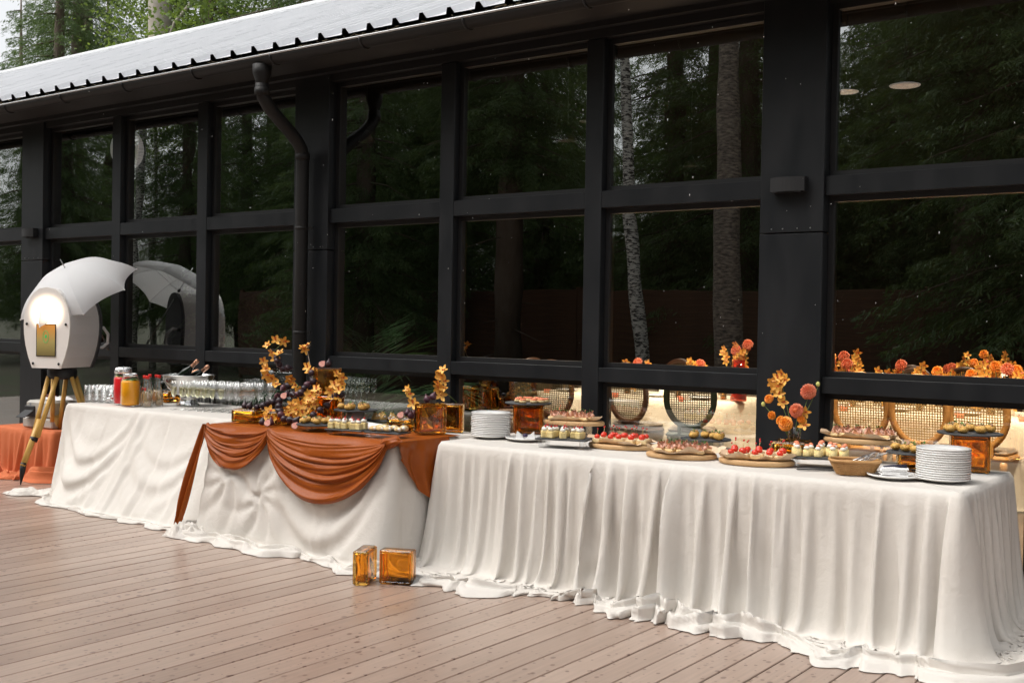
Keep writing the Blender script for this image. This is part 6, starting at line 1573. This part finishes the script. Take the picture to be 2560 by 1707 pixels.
for k, (x_, y_, h) in enumerate(((-3.85, 10.5, .46), (-3.0, 10.3, .40), (-2.75, 10.2, .36), (-2.32, 10.35, .44), (-1.85, 10.25, .40), (-1.45, 10.3, .46), (-3.2, 12.6, .46), (-2.4, 12.6, .5), (-1.5, 12.7, .46), (-5.9, 10.3, .36))):
    posy(x_, y_, h, 'orange flowers on the dining tables inside, ' + ('behind the pillar edge', 'left of the second chair', 'above the middle chair', 'right of the middle chair', 'above the right chair', 'at the right frame edge', 'deep at the left', 'deep in the middle', 'deep at the right', 'above the walnut chairs')[k])
# small table lamps
M_TLAMP = mat('small lit lamp shade', (.8, .75, .68), .5, emit=(1.0, .82, .6), emit_s=1.2)
for k, (x_, y_) in enumerate(((-3.42, 10.55), (-2.62, 10.62), (-1.98, 10.6), (-2.85, 12.9), (-2.0, 12.9), (-5.35, 10.5))):
    t = thing('table_lamp', 'small lit table lamp inside, ' + ('nearest the wide pillar', 'in the middle of the right table', 'at the right of the right table', 'deep at the left', 'deep at the right', 'on the middle dining table')[k], 'lamp', (x_, y_, .748))
    mb = MB(); mb.lathe([(.045, 0), (.045, .008), (.006, .012), (.005, .26), (.0, .26)], 14); mb.build('base', M_STEEL, t)
    mb = MB(); mb.lathe([(.055, .24), (.036, .31), (.034, .31), (.053, .24)], 18, closed=True); mb.build('lamp_shade', M_TLAMP, t)
# coral pitcher
pt = thing('coral_pitcher', 'tall coral glass pitcher on the dining table left of the wide pillar', 'pitcher', (-4.62, 10.05, .748))
mb = MB(); mb.lathe([(.075, 0), (.08, .01), (.058, .40), (.055, .40), (.074, .012), (.0, .01)], 20); mb.build('pitcher_glass', thin_glass('coral glass', (.90, .42, .30), r0=.06), pt)
mb = MB(); mb.lathe([(.0, .012), (.072, .014), (.063, .26), (.0, .26)], 18); mb.build('drink', mat('coral drink', (.60, .20, .12), .2), pt)
# pendant lamps: discs and globe, plus dark cones added to light the room
M_OPAL = mat('opal lamp disc', (.85, .83, .80), .5, emit=(.95, .95, 1.0), emit_s=.10)
M_CORD = mat('lamp cord', (.02, .02, .02), .6)
pend = [(-2.55, 8.3, 3.25, 'right window nearest the glass'), (-3.6, 10.0, 3.62, 'right window left of the middle'), (-1.3, 8.6, 3.3, 'far right edge'), (-5.2, 8.2, 3.25, 'window left of the wide pillar'), (-6.1, 9.2, 3.3, 'window above the plate stack'), (-12.15, 8.4, 3.55, 'pane above the photo booth'), (-2.6, 12.4, 3.5, 'added deep inside on the right to light the room'), (-6.5, 12.6, 3.5, 'added deep inside in the middle to light the room'), (-9.2, 9.6, 3.6, 'pane left of the downpipe')]
for k, (x_, y_, z_, lb) in enumerate(pend):
    t = thing('pendant_lamp', 'pendant lamp seen through the ' + lb if 'window' in lb or 'pane' in lb else 'pendant lamp at the ' + lb if 'edge' in lb else 'pendant lamp ' + lb, 'lamp', (x_, y_, z_))
    r_ = .30 if k == 5 else .13
    if k in (0, 1, 2): mb = MB(); mb.lathe([(.0, .02), (.07, .014), (.11, .003), (.108, -.003), (.06, -.007), (.0, -.008)], 28); mb.build('shade', M_OPAL, t)
    elif k == 5: mb = MB(); mb.ball((0, 0, 0), (.20, .20, .26), 24, 16); mb.build('shade', M_OPAL, t)
    else:
        mb = MB(); mb.lathe([(.0, .11), (.02, .11), (.04, .07), (.10, -.03), (.098, -.03), (.036, .065), (.0, .08)], 20); mb.build('shade', M_CORD, t)
        mb = MB(); mb.ball((0, 0, .02), .018, 10, 7); mb.build('bulb', M_OPAL, t)
    mb = MB(); mb.tube([(0, 0, .04), (0, 0, 4.4 - z_)], .004, 5); mb.build('cord', M_CORD, t)
    if k == 5 or k == 8: continue
    ld = bpy.data.lights.new('pendant_fill', 'SPOT'); ld.energy = 480; ld.color = (1.0, .86, .68); ld.spot_size = R(104); ld.spot_blend = .6; ld.shadow_soft_size = .12  # added fill, standing in for daylight on the chairs and tables
    lo = bpy.data.objects.new('pendant_fill', ld); COL.objects.link(lo); lo.parent = t; lo.location = (0, 0, -.06)
# palms inside, near the glass
M_PALM = leaf_mat('palm leaf', (.012, .034, .016), (.020, .050, .024), .2)
M_PALM.node_tree.nodes['Principled BSDF'].inputs['Specular IOR Level'].default_value = .05
def palm(loc, label, seed, s_=1.0):
    t = thing('potted_palm', label, 'plant', loc); rg = np.random.RandomState(seed)
    mb = MB(); mb.lathe([(.14, 0), (.20, .34), (.21, .36), (.19, .36), (.17, .30), (.0, .30)], 20); mb.build('pot', mat('dark pot %d' % seed, (.03, .03, .03), .5), t)
    for k in range(16):
        a = rg.uniform(0, 6.28); L_ = rg.uniform(.8, 1.5) * s_; el = rg.uniform(.5, 1.35); mb = MB()
        pts = []
        for i in range(12):
            f = i / 11; pts.append(Vector((math.cos(a) * L_ * f * math.cos(el), math.sin(a) * L_ * f * math.cos(el), .34 + L_ * f * math.sin(el) - .62 * L_ * f ** 2.3)))
        mb.tube(pts, [.007 * (1 - .8 * i / 11) for i in range(12)], 5)
        for i in range(2, 12):
            for q in range(3):
                for s2 in (-1, 1):
                    b = pts[i].lerp(pts[i - 1], q / 3); d_ = (pts[i] - pts[i - 1]).normalized(); side = d_.cross(Vector((0, 0, 1))).normalized() * s2
                    e = b + (side * .8 + d_ * .9 + Vector((0, 0, -.25 + rg.uniform(-.15, .1)))).normalized() * (.34 * s_ * math.sin(math.pi * (i / 12) ** .8) + .06)
                    w_ = d_ * .010; mid = b.lerp(e, .5) + Vector((0, 0, .02)); mb.add([b - w_ * .5, mid - w_, e, mid + w_], [(0, 1, 2, 3)])
        mb.build('frond', M_PALM, t)
palm((-8.5, 7.4, 0), 'potted palm behind the glass left of the downpipe', 3, 1.75); palm((-7.2, 7.5, 0), 'potted palm behind the glass right of the downpipe', 4, 1.65); palm((-9.4, 8.2, 0), 'potted palm deeper inside behind the umbrella reflection', 5, 1.5)

# ------------------------------------------------------------------ light rain in the air
rr_ = np.random.RandomState(8); mb = MB()
for k in range(260):
    y_ = rr_.uniform(3.0, 6.1); a = -0.632 + rr_.uniform(-.50, .46); x_ = y_ * math.tan(a); z_ = rr_.uniform(1.3, 3.75); r_ = rr_.uniform(.0006, .0014)
    mb.ball((x_, y_, z_), (r_, r_, r_ * rr_.uniform(1.6, 3.2)), 5, 4)
rain = mb.build('raindrops', mat('raindrop', (.7, .7, .7), .2, spec=1.0)); rain['kind'] = 'stuff'; rain['label'] = 'light rain falling in front of the dark windows'; rain['category'] = 'rain'
